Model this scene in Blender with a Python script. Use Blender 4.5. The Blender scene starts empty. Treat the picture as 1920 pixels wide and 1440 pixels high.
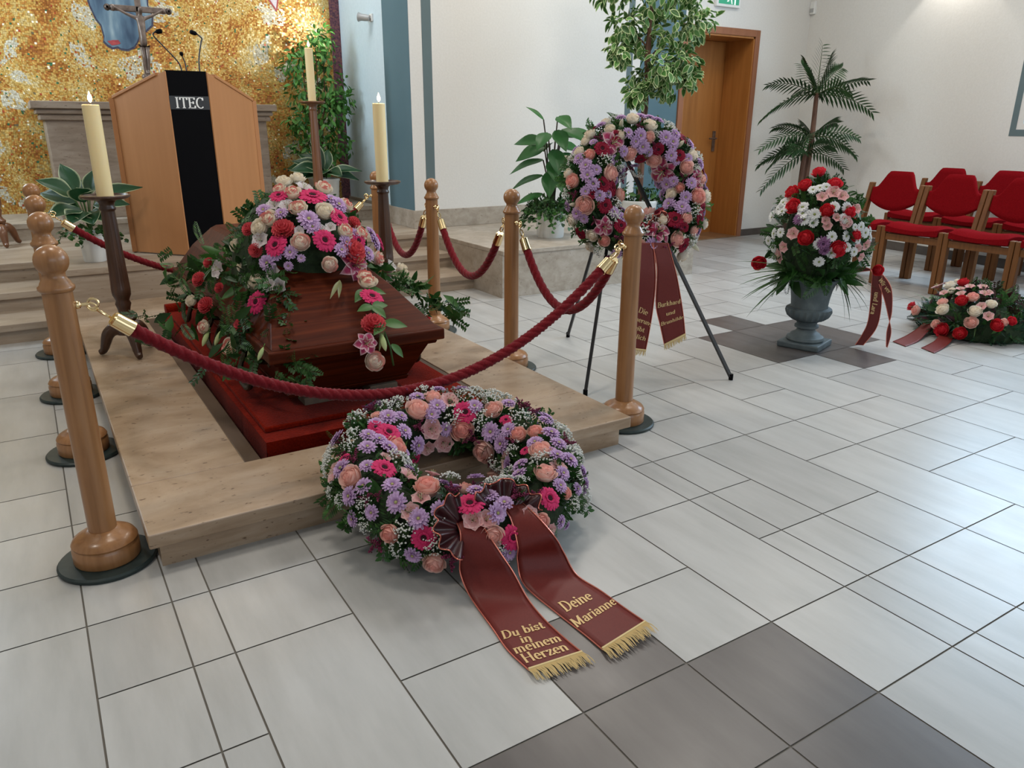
import bpy, bmesh, math, random
from math import sin, cos, pi, sqrt, radians
from mathutils import Vector, Matrix, Euler
random.seed(11)
S = bpy.context.scene
COL = S.collection

# ------------------------------------------------------------------ camera
cam_d = bpy.data.cameras.new('camera'); cam_d.sensor_width = 36.0; cam_d.lens = 36.0 * 1417.0 / 1920.0
cam_d.clip_start = 0.05; cam_d.clip_end = 100
cam = bpy.data.objects.new('camera', cam_d); COL.objects.link(cam)
_p, _y, _r = radians(18.88), radians(32.1), radians(0.25)
_f = Vector((sin(_y) * cos(_p), cos(_y) * cos(_p), -sin(_p)))
_rt = Vector((cos(_y), -sin(_y), 0)); _u = _rt.cross(_f)
_r2 = cos(_r) * _rt + sin(_r) * _u; _u2 = -sin(_r) * _rt + cos(_r) * _u
cam.matrix_world = Matrix(((_r2.x, _u2.x, -_f.x, 0), (_r2.y, _u2.y, -_f.y, 0), (_r2.z, _u2.z, -_f.z, 1.2), (0, 0, 0, 1)))
S.camera = cam

# ------------------------------------------------------------------ world, exposure, large lights
w = bpy.data.worlds.new('world'); S.world = w; w.use_nodes = True
w.node_tree.nodes['Background'].inputs[0].default_value = (0.80, 0.88, 1.0, 1); w.node_tree.nodes['Background'].inputs[1].default_value = 0.6
S.view_settings.view_transform = 'Standard'; S.view_settings.look = 'None'
S.view_settings.exposure = 0.14; S.view_settings.gamma = 1.0; S.view_settings.use_curve_mapping = False
try:
    S.cycles.use_denoising = True; S.cycles.max_bounces = 8; S.cycles.sample_clamp_indirect = 6.0; S.cycles.caustics_reflective = False
except Exception: pass
CEIL = 3.9

def area(name, loc, size, power, col, direction, spread=180):
    d = bpy.data.lights.new(name, 'AREA'); d.shape = 'RECTANGLE'; d.size, d.size_y = size; d.energy = power; d.color = col
    d.spread = radians(spread)
    o = bpy.data.objects.new(name, d); COL.objects.link(o); o.location = loc
    o.rotation_euler = Vector(direction).to_track_quat('-Z', 'Y').to_euler()
    return o
WARM = (1.0, 0.925, 0.82); DAY = (0.70, 0.86, 1.0)
# ceiling luminaires of the hall (warm white)
for lx, ly, lp in ((0.6, 2.9, 30), (3.6, 2.9, 34), (5.9, 4.0, 19), (3.8, 4.7, 30), (-1.6, 2.0, 30)):
    area('ceiling_luminaire_light', (lx, ly, CEIL - 0.04), (0.55, 0.55), lp, WARM, (0, 0, -1))
# daylight entering through the windows in the right wall
area('window_and_rear_daylight', (7.10, 2.45, 2.55), (2.2, 1.5), 88, (0.50, 0.75, 1.0), (-1, 0.05, -0.25))
area('window_and_rear_daylight', (7.0, -2.0, 2.2), (3.0, 2.2), 105, (0.62, 0.82, 1.0), (-1, 0.1, -0.2))
area('window_and_rear_daylight', (1.5, -4.6, 2.3), (5.5, 2.0), 60, (0.78, 0.88, 1.0), (0, 1, -0.1))  # added cool light behind the camera; the rear wall has no window
# skylight over the altar niche
area('niche_skylight', (1.6, 6.95, CEIL - 0.06), (2.0, 0.8), 34, (0.95, 0.97, 1.0), (0.15, 0.1, -1))
area('niche_side_fill', (-1.2, 6.75, 2.6), (0.7, 1.6), 62, (0.74, 0.89, 1.0), (1, 0.06, -0.22))  # unseen cool lamp added at the left to brighten the niche side wall

# ------------------------------------------------------------------ materials
def newmat(name):
    m = bpy.data.materials.new(name); m.use_nodes = True
    nt = m.node_tree; b = nt.nodes['Principled BSDF']
    return m, nt, b
def N(nt, t, **kw):
    n = nt.nodes.new(t)
    for k, v in kw.items():
        if k in n.inputs: n.inputs[k].default_value = v
        else: setattr(n, k, v)
    return n
def ramp(nt, fac, stops, interp='LINEAR'):
    r = nt.nodes.new('ShaderNodeValToRGB'); e = r.color_ramp; e.interpolation = interp
    while len(e.elements) < len(stops): e.elements.new(0.5)
    for el, (p, c) in zip(e.elements, stops):
        el.position = p; el.color = (*c, 1)
    nt.links.new(fac, r.inputs[0]); return r
def plain(name, col, rough=0.5, metal=0.0, spec=0.5, coat=0.0, sub=0.0):
    m, nt, b = newmat(name)
    b.inputs['Base Color'].default_value = (*col, 1); b.inputs['Roughness'].default_value = rough
    b.inputs['Metallic'].default_value = metal; b.inputs['Specular IOR Level'].default_value = spec
    b.inputs['Coat Weight'].default_value = coat; b.inputs['Coat Roughness'].default_value = 0.12
    if sub: b.inputs['Subsurface Weight'].default_value = sub; b.inputs['Subsurface Radius'].default_value = (0.02, 0.012, 0.006)
    return m
def emit(name, col, s):
    m, nt, b = newmat(name)
    b.inputs['Base Color'].default_value = (*col, 1); b.inputs['Emission Color'].default_value = (*col, 1); b.inputs['Emission Strength'].default_value = s
    return m
def noisy(name, stops, scale=(1, 1, 1), nscale=5.0, detail=6, rough=0.5, spec=0.5, bump=0.0, coat=0.0, distort=0.0, rough_noise=0.5, metal=0.0, sheen=0.0, rot=(0, 0, 0), world=False):
    """base colour from stretched noise"""
    m, nt, b = newmat(name)
    tc = N(nt, 'ShaderNodeTexCoord')
    mp = N(nt, 'ShaderNodeMapping'); mp.inputs['Scale'].default_value = scale; mp.inputs['Rotation'].default_value = rot
    if world:
        g = N(nt, 'ShaderNodeNewGeometry'); nt.links.new(g.outputs['Position'], mp.inputs[0])
    else: nt.links.new(tc.outputs['Object'], mp.inputs[0])
    n = N(nt, 'ShaderNodeTexNoise'); n.inputs['Scale'].default_value = nscale; n.inputs['Detail'].default_value = detail
    n.inputs['Roughness'].default_value = rough_noise; n.inputs['Distortion'].default_value = distort
    nt.links.new(mp.outputs[0], n.inputs['Vector'])
    r = ramp(nt, n.outputs['Fac'], stops); nt.links.new(r.outputs[0], b.inputs['Base Color'])
    b.inputs['Roughness'].default_value = rough; b.inputs['Specular IOR Level'].default_value = spec; b.inputs['Metallic'].default_value = metal
    b.inputs['Coat Weight'].default_value = coat; b.inputs['Coat Roughness'].default_value = 0.12
    b.inputs['Sheen Weight'].default_value = sheen
    if bump:
        bp = N(nt, 'ShaderNodeBump'); bp.inputs['Strength'].default_value = bump; bp.inputs['Distance'].default_value = 0.01
        nt.links.new(n.outputs['Fac'], bp.inputs['Height']); nt.links.new(bp.outputs[0], b.inputs['Normal'])
    return m
def attr_mat(name, rough=0.6, spec=0.3, transl=0.25, metal=0.0):
    m, nt, b = newmat(name)
    a = N(nt, 'ShaderNodeAttribute'); a.attribute_name = 'Col'
    nt.links.new(a.outputs['Color'], b.inputs['Base Color'])
    b.inputs['Roughness'].default_value = rough; b.inputs['Specular IOR Level'].default_value = spec; b.inputs['Metallic'].default_value = metal
    if transl:
        t = N(nt, 'ShaderNodeBsdfTranslucent'); nt.links.new(a.outputs['Color'], t.inputs[0])
        mx = N(nt, 'ShaderNodeMixShader'); mx.inputs[0].default_value = transl
        nt.links.new(b.outputs[0], mx.inputs[1]); nt.links.new(t.outputs[0], mx.inputs[2])
        nt.links.new(mx.outputs[0], nt.nodes['Material Output'].inputs[0])
    return m
M = {}
M['petal'] = attr_mat('petal', 0.65, 0.2, 0.25)
M['leaf'] = attr_mat('leaf', 0.42, 0.35, 0.18)
M['brass'] = plain('polished_brass', (0.86, 0.66, 0.36), 0.18, 1.0)
M['iron'] = plain('black_steel', (0.035, 0.035, 0.037), 0.35, 0.5)
M['black'] = plain('matt_black', (0.003, 0.003, 0.004), 0.6, 0.0, 0.06)
M['white'] = plain('white_plastic', (0.80, 0.80, 0.78), 0.4)
M['pot'] = plain('white_glazed_pot', (0.78, 0.79, 0.77), 0.3)
M['soil'] = plain('potting_soil', (0.03, 0.02, 0.014), 0.9)
M['wax'] = plain('candle_wax', (0.82, 0.66, 0.36), 0.45, 0, 0.4, 0, 0.35)
M['wick'] = plain('wick', (0.01, 0.01, 0.01), 0.9)
M['flame'] = emit('flame', (1.0, 0.74, 0.36), 22.0)
M['gold'] = plain('gold_print', (0.62, 0.43, 0.20), 0.45, 0.35)
M['silver'] = plain('silver_print', (0.85, 0.85, 0.83), 0.4, 0.2)
M['fringe'] = plain('gold_fringe', (0.66, 0.50, 0.24), 0.6)
M['edge'] = plain('copper_edging', (0.72, 0.22, 0.16), 0.3, 0.6)
M['teal'] = noisy('teal_paint', [(0.3, (0.100, 0.172, 0.205)), (0.7, (0.114, 0.190, 0.225))], nscale=3, rough=0.75, spec=0.2)
M['grey_teal'] = noisy('grey_teal_paint', [(0.3, (0.125, 0.170, 0.180)), (0.7, (0.140, 0.188, 0.198))], nscale=3, rough=0.75, spec=0.2)
M['plaster'] = noisy('white_plaster', [(0.3, (0.72, 0.700, 0.665)), (0.7, (0.76, 0.740, 0.705))], nscale=60, rough=0.85, spec=0.15, bump=0.06)
M['niche_paint'] = noisy('pale_blue_plaster', [(0.3, (0.56, 0.68, 0.74)), (0.7, (0.60, 0.72, 0.78))], nscale=40, rough=0.85, spec=0.15, bump=0.05)
M['door_wood'] = noisy('oak_veneer', [(0.25, (0.345, 0.128, 0.028)), (0.55, (0.41, 0.162, 0.038)), (0.8, (0.47, 0.195, 0.048))], scale=(9, 9, 0.7), nscale=2.5, rough=0.42, world=True)
M['door_frame'] = noisy('stained_frame', [(0.3, (0.27, 0.100, 0.045)), (0.7, (0.32, 0.125, 0.057))], scale=(9, 9, 0.7), nscale=2.5, rough=0.45, world=True)
M['beech'] = noisy('beech_veneer', [(0.25, (0.425, 0.190, 0.074)), (0.6, (0.465, 0.212, 0.085)), (0.8, (0.50, 0.234, 0.098))], scale=(9, 9, 0.4), nscale=2.2, rough=0.5, spec=0.3)
M['post_wood'] = noisy('varnished_oak', [(0.25, (0.235, 0.104, 0.038)), (0.5, (0.315, 0.146, 0.056)), (0.8, (0.37, 0.182, 0.076))], scale=(26, 26, 1.6), nscale=2.0, rough=0.32, spec=0.45, coat=0.18, distort=0.6)
M['dark_wood'] = noisy('dark_turned_oak', [(0.25, (0.036, 0.015, 0.008)), (0.55, (0.066, 0.029, 0.015)), (0.8, (0.098, 0.044, 0.023))], scale=(24, 24, 1.4), nscale=2.0, rough=0.36, spec=0.5, coat=0.15)
M['mid_wood'] = noisy('brown_turned_oak', [(0.25, (0.13, 0.050, 0.020)), (0.8, (0.22, 0.09, 0.038))], scale=(24, 24, 1.4), nscale=2.0, rough=0.35, coat=0.3)
M['chair_wood'] = noisy('chair_oak', [(0.25, (0.110, 0.040, 0.010)), (0.8, (0.190, 0.074, 0.021))], scale=(30, 30, 1.5), nscale=2.0, rough=0.45, spec=0.25)
M['coffin_wood'] = noisy('mahogany', [(0.2, (0.028, 0.004, 0.0012)), (0.5, (0.064, 0.0105, 0.003)), (0.8, (0.115, 0.022, 0.006))], scale=(1.2, 22, 22), nscale=2.0, rough=0.45, spec=0.11, coat=0.0, distort=0.8)
M['red_carpet'] = noisy('red_carpet', [(0.3, (0.140, 0.0065, 0.0015)), (0.7, (0.225, 0.012, 0.003))], nscale=120, rough=0.97, spec=0.02, bump=0.5, sheen=0.05)
M['chair_red'] = noisy('red_wool', [(0.3, (0.140, 0.003, 0.005)), (0.7, (0.200, 0.005, 0.008))], nscale=160, rough=0.95, spec=0.03, bump=0.2)
M['rope'] = noisy('burgundy_velvet', [(0.3, (0.125, 0.007, 0.011)), (0.7, (0.190, 0.011, 0.016))], nscale=160, rough=0.9, spec=0.06, bump=0.2, sheen=0.15)
M['ribbon'] = noisy('burgundy_taffeta', [(0.3, (0.122, 0.013, 0.010)), (0.7, (0.146, 0.017, 0.013))], nscale=200, rough=0.45, spec=0.3)
M['bow'] = noisy('dark_burgundy_satin', [(0.3, (0.030, 0.004, 0.006)), (0.7, (0.042, 0.006, 0.009))], nscale=90, rough=0.32, spec=0.5)
M['plate'] = noisy('dark_green_felt_plate', [(0.3, (0.012, 0.024, 0.024)), (0.7, (0.020, 0.034, 0.033))], nscale=40, rough=0.45)
M['bronze'] = noisy('bronze_trim', [(0.3, (0.085, 0.055, 0.036)), (0.7, (0.125, 0.082, 0.056))], scale=(1, 0.2, 1), nscale=20, rough=0.4, metal=0.3, spec=0.3)
M['urn'] = noisy('weathered_lead_urn', [(0.3, (0.060, 0.080, 0.088)), (0.6, (0.095, 0.120, 0.128)), (0.85, (0.145, 0.175, 0.180))], nscale=16, rough=0.6, bump=0.15)
M['handle_metal'] = noisy('antique_handle', [(0.3, (0.035, 0.028, 0.018)), (0.7, (0.075, 0.06, 0.04))], nscale=30, rough=0.45, metal=0.7)
M['trunk'] = noisy('bark', [(0.3, (0.075, 0.034, 0.020)), (0.7, (0.16, 0.075, 0.045))], scale=(10, 10, 2), nscale=5, rough=0.8, bump=0.4)
M['pewter'] = noisy('aged_bronze', [(0.3, (0.10, 0.070, 0.055)), (0.7, (0.22, 0.165, 0.135))], nscale=24, rough=0.4, metal=0.4)
M['block'] = noisy('pale_block', [(0.3, (0.13, 0.10, 0.075)), (0.7, (0.18, 0.14, 0.10))], nscale=20, rough=0.8)
M['skirting'] = noisy('brown_skirting_tile', [(0.3, (0.075, 0.060, 0.052)), (0.7, (0.105, 0.086, 0.074))], nscale=12, rough=0.45)
M['ceiling'] = plain('ceiling_white', (0.78, 0.77, 0.74), 0.9, 0, 0.1)
M['dark_gap'] = plain('dark_void', (0.012, 0.010, 0.009), 0.9)
M['threshold'] = noisy('oak_threshold', [(0.3, (0.20, 0.10, 0.045)), (0.7, (0.28, 0.15, 0.07))], nscale=8, rough=0.5)
M['exit_green'] = emit('exit_green', (0.03, 0.30, 0.17), 0.35)
M['exit_white'] = emit('exit_white', (0.75, 0.85, 0.78), 0.5)

def stone(name, c0, c1, c2, axis_scale, nscale=3.0, pits=0.0, rough=0.45):
    m, nt, b = newmat(name)
    g = N(nt, 'ShaderNodeNewGeometry')
    mp = N(nt, 'ShaderNodeMapping'); mp.inputs['Scale'].default_value = axis_scale; nt.links.new(g.outputs['Position'], mp.inputs[0])
    n = N(nt, 'ShaderNodeTexNoise'); n.inputs['Scale'].default_value = nscale; n.inputs['Detail'].default_value = 9; n.inputs['Roughness'].default_value = 0.62; n.inputs['Distortion'].default_value = 0.5
    nt.links.new(mp.outputs[0], n.inputs['Vector'])
    r = ramp(nt, n.outputs['Fac'], [(0.3, c0), (0.5, c1), (0.68, c2)])
    n2 = N(nt, 'ShaderNodeTexNoise'); n2.inputs['Scale'].default_value = 95; n2.inputs['Detail'].default_value = 2
    mp2 = N(nt, 'ShaderNodeMapping'); mp2.inputs['Scale'].default_value = tuple(max(0.25, min(1, q / 5)) for q in axis_scale); nt.links.new(g.outputs['Position'], mp2.inputs[0]); nt.links.new(mp2.outputs[0], n2.inputs['Vector'])
    r2 = ramp(nt, n2.outputs['Fac'], [(0.27, (0.35, 0.28, 0.22)), (0.335, (1, 1, 1))])
    mx = N(nt, 'ShaderNodeMix'); mx.data_type = 'RGBA'; mx.blend_type = 'MULTIPLY'; mx.inputs[0].default_value = pits
    nt.links.new(r.outputs[0], mx.inputs[6]); nt.links.new(r2.outputs[0], mx.inputs[7])
    nt.links.new(mx.outputs[2], b.inputs['Base Color'])
    b.inputs['Roughness'].default_value = rough
    bp = N(nt, 'ShaderNodeBump'); bp.inputs['Strength'].default_value = 0.25 * pits; bp.inputs['Distance'].default_value = 0.003
    nt.links.new(r2.outputs[0], bp.inputs['Height']); nt.links.new(bp.outputs[0], b.inputs['Normal'])
    return m
M['travertine'] = stone('pink_travertine', (0.225, 0.142, 0.082), (0.355, 0.250, 0.165), (0.44, 0.335, 0.245), (2.0, 3.6, 10), 1.5, 0.9, 0.36)
M['step_stone'] = stone('beige_travertine_step', (0.285, 0.215, 0.155), (0.355, 0.280, 0.210), (0.43, 0.355, 0.280), (1.2, 5, 12), 2.0, 0.5, 0.42)
M['landing_stone'] = stone('grey_beige_stone', (0.30, 0.25, 0.195), (0.385, 0.33, 0.268), (0.46, 0.405, 0.345), (2, 2, 3), 5.0, 0.5, 0.45)
M['altar_stone'] = stone('dull_travertine', (0.20, 0.15, 0.11), (0.265, 0.205, 0.155), (0.32, 0.26, 0.205), (1.5, 4, 8), 3.0, 0.6, 0.6)

# floor tiles: each tile carries a tone in 'Col', streaked along its length
def tile_mat(name, c0, c1, c2):
    m, nt, b = newmat(name)
    g = N(nt, 'ShaderNodeNewGeometry'); a = N(nt, 'ShaderNodeAttribute'); a.attribute_name = 'Col'
    ad = N(nt, 'ShaderNodeVectorMath'); ad.operation = 'MULTIPLY_ADD'; ad.inputs[1].default_value = (37.0, 53.0, 11.0)
    nt.links.new(a.outputs['Color'], ad.inputs[0]); nt.links.new(g.outputs['Position'], ad.inputs[2])
    mp = N(nt, 'ShaderNodeMapping'); mp.inputs['Scale'].default_value = (9, 1.6, 1); nt.links.new(ad.outputs[0], mp.inputs[0])
    n = N(nt, 'ShaderNodeTexNoise'); n.inputs['Scale'].default_value = 1.6; n.inputs['Detail'].default_value = 7; n.inputs['Roughness'].default_value = 0.6
    nt.links.new(mp.outputs[0], n.inputs['Vector'])
    r = ramp(nt, n.outputs['Fac'], [(0.28, c0), (0.5, c1), (0.7, c2)])
    hv = N(nt, 'ShaderNodeHueSaturation'); sp = N(nt, 'ShaderNodeSeparateColor'); nt.links.new(a.outputs['Color'], sp.inputs[0])
    ma = N(nt, 'ShaderNodeMapRange'); ma.inputs[3].default_value = 0.90; ma.inputs[4].default_value = 1.06; nt.links.new(sp.outputs[0], ma.inputs[0])
    nt.links.new(ma.outputs[0], hv.inputs['Value']); nt.links.new(r.outputs[0], hv.inputs['Color'])
    nt.links.new(hv.outputs[0], b.inputs['Base Color'])
    n2 = N(nt, 'ShaderNodeTexNoise'); n2.inputs['Scale'].default_value = 9; n2.inputs['Detail'].default_value = 3; nt.links.new(ad.outputs[0], n2.inputs['Vector'])
    m2 = N(nt, 'ShaderNodeMapRange'); m2.inputs[3].default_value = 0.26; m2.inputs[4].default_value = 0.38; nt.links.new(n2.outputs['Fac'], m2.inputs[0])
    nt.links.new(m2.outputs[0], b.inputs['Roughness'])
    b.inputs['Specular IOR Level'].default_value = 0.5
    return m
M['tile'] = tile_mat('pale_grey_tile', (0.375, 0.370, 0.358), (0.425, 0.420, 0.408), (0.465, 0.460, 0.448))
M['tile_dark'] = tile_mat('dark_brown_tile', (0.082, 0.070, 0.067), (0.102, 0.089, 0.085), (0.122, 0.107, 0.103))
M['grout'] = plain('tile_grout', (0.15, 0.135, 0.115), 0.9)

def mosaic_mat():
    m, nt, b = newmat('gold_mosaic')
    tc = N(nt, 'ShaderNodeTexCoord'); sx = N(nt, 'ShaderNodeSeparateXYZ'); nt.links.new(tc.outputs['Object'], sx.inputs[0])
    cb = N(nt, 'ShaderNodeCombineXYZ'); nt.links.new(sx.outputs['X'], cb.inputs['X']); nt.links.new(sx.outputs['Z'], cb.inputs['Y'])
    wn = N(nt, 'ShaderNodeTexNoise'); wn.inputs['Scale'].default_value = 1.7; wn.inputs['Detail'].default_value = 1; nt.links.new(cb.outputs[0], wn.inputs['Vector'])
    wm = N(nt, 'ShaderNodeVectorMath'); wm.operation = 'MULTIPLY_ADD'; wm.inputs[1].default_value = (0.22, 0.22, 0); nt.links.new(wn.outputs['Color'], wm.inputs[0]); nt.links.new(cb.outputs[0], wm.inputs[2])
    v = N(nt, 'ShaderNodeTexVoronoi'); v.voronoi_dimensions = '2D'; v.distance = 'CHEBYCHEV'; v.inputs['Scale'].default_value = 74; v.inputs['Randomness'].default_value = 0.42
    nt.links.new(wm.outputs[0], v.inputs['Vector'])
    white = N(nt, 'ShaderNodeTexWhiteNoise'); white.noise_dimensions = '2D'; nt.links.new(v.outputs['Position'], white.inputs['Vector'])
    rs = N(nt, 'ShaderNodeSeparateColor'); nt.links.new(white.outputs['Color'], rs.inputs[0])
    pn = N(nt, 'ShaderNodeTexNoise'); pn.inputs['Scale'].default_value = 3.4; pn.inputs['Detail'].default_value = 4; pn.inputs['Roughness'].default_value = 0.6; nt.links.new(v.outputs['Position'], pn.inputs['Vector'])
    j = N(nt, 'ShaderNodeMath'); j.operation = 'MULTIPLY_ADD'; j.inputs[1].default_value = 0.26; nt.links.new(rs.outputs[0], j.inputs[0]); nt.links.new(pn.outputs['Fac'], j.inputs[2])
    base = ramp(nt, j.outputs[0], [(0.40, (0.30, 0.10, 0.018)), (0.52, (0.47, 0.19, 0.032)), (0.60, (0.55, 0.33, 0.07)), (0.70, (0.62, 0.44, 0.14)), (0.82, (0.68, 0.56, 0.28)), (0.95, (0.55, 0.52, 0.42))])
    # square silver patches
    v2 = N(nt, 'ShaderNodeTexVoronoi'); v2.voronoi_dimensions = '2D'; v2.distance = 'CHEBYCHEV'; v2.inputs['Scale'].default_value = 7.0; nt.links.new(v.outputs['Position'], v2.inputs['Vector'])
    w2 = N(nt, 'ShaderNodeTexWhiteNoise'); w2.noise_dimensions = '2D'; nt.links.new(v2.outputs['Position'], w2.inputs['Vector'])
    gt = N(nt, 'ShaderNodeMath'); gt.operation = 'GREATER_THAN'; gt.inputs[1].default_value = 0.86; nt.links.new(w2.outputs['Value'], gt.inputs[0])
    lt = N(nt, 'ShaderNodeMath'); lt.operation = 'LESS_THAN'; lt.inputs[1].default_value = 0.75; nt.links.new(rs.outputs[1], lt.inputs[0])
    mu = N(nt, 'ShaderNodeMath'); mu.operation = 'MULTIPLY'; nt.links.new(gt.outputs[0], mu.inputs[0]); nt.links.new(lt.outputs[0], mu.inputs[1])
    mx = N(nt, 'ShaderNodeMix'); mx.data_type = 'RGBA'; nt.links.new(mu.outputs[0], mx.inputs[0]); nt.links.new(base.outputs[0], mx.inputs[6]); mx.inputs[7].default_value = (0.60, 0.57, 0.45, 1)
    # rare accents
    acc = ramp(nt, rs.outputs[2], [(0.0, (0.05, 0.20, 0.10)), (0.4, (0.42, 0.06, 0.02)), (0.6, (0.9, 0.85, 0.65)), (0.85, (0.12, 0.10, 0.05))], 'CONSTANT')
    ga = N(nt, 'ShaderNodeMath'); ga.operation = 'GREATER_THAN'; ga.inputs[1].default_value = 0.965; nt.links.new(rs.outputs[1], ga.inputs[0])
    mx2 = N(nt, 'ShaderNodeMix'); mx2.data_type = 'RGBA'; nt.links.new(ga.outputs[0], mx2.inputs[0]); nt.links.new(mx.outputs[2], mx2.inputs[6]); nt.links.new(acc.outputs[0], mx2.inputs[7])
    # joints
    jt = ramp(nt, v.outputs['Distance'], [(0.40, (1, 1, 1)), (0.48, (0.58, 0.50, 0.40))])
    m3 = N(nt, 'ShaderNodeMix'); m3.data_type = 'RGBA'; m3.blend_type = 'MULTIPLY'; m3.inputs[0].default_value = 1
    nt.links.new(mx2.outputs[2], m3.inputs[6]); nt.links.new(jt.outputs[0], m3.inputs[7]); nt.links.new(m3.outputs[2], b.inputs['Base Color'])
    # each tessera is set at its own slight angle
    g = N(nt, 'ShaderNodeNewGeometry')
    s1 = N(nt, 'ShaderNodeVectorMath'); s1.operation = 'SUBTRACT'; s1.inputs[1].default_value = (0.5, 0.5, 0.5); nt.links.new(white.outputs['Color'], s1.inputs[0])
    s2 = N(nt, 'ShaderNodeVectorMath'); s2.operation = 'MULTIPLY_ADD'; s2.inputs[1].default_value = (0.34, 0.34, 0.34); nt.links.new(s1.outputs[0], s2.inputs[0]); nt.links.new(g.outputs['Normal'], s2.inputs[2])
    s3 = N(nt, 'ShaderNodeVectorMath'); s3.operation = 'NORMALIZE'; nt.links.new(s2.outputs[0], s3.inputs[0]); nt.links.new(s3.outputs[0], b.inputs['Normal'])
    b.inputs['Metallic'].default_value = 0.32; b.inputs['Roughness'].default_value = 0.33
    return m
M['mosaic'] = mosaic_mat()
M['robe'] = noisy('blue_mosaic', [(0.32, (0.030, 0.060, 0.105)), (0.46, (0.070, 0.125, 0.185)), (0.58, (0.125, 0.20, 0.26)), (0.74, (0.28, 0.36, 0.39))], scale=(7, 1, 1.6), nscale=1.6, detail=3, rough=0.45)
M['robe_edge'] = noisy('dark_mosaic_outline', [(0.3, (0.03, 0.02, 0.06)), (0.7, (0.06, 0.07, 0.10))], nscale=60, rough=0.5)
M['robe_lining'] = noisy('red_mosaic', [(0.3, (0.28, 0.03, 0.04)), (0.7, (0.40, 0.06, 0.06))], nscale=60, rough=0.5)
M['violet_mosaic'] = noisy('violet_mosaic', [(0.35, (0.05, 0.020, 0.035)), (0.55, (0.16, 0.05, 0.07)), (0.7, (0.24, 0.11, 0.05))], nscale=60, rough=0.5)
M['pale_mosaic'] = noisy('pale_rose_mosaic', [(0.3, (0.42, 0.38, 0.45)), (0.7, (0.60, 0.55, 0.58))], nscale=40, rough=0.5)

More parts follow.
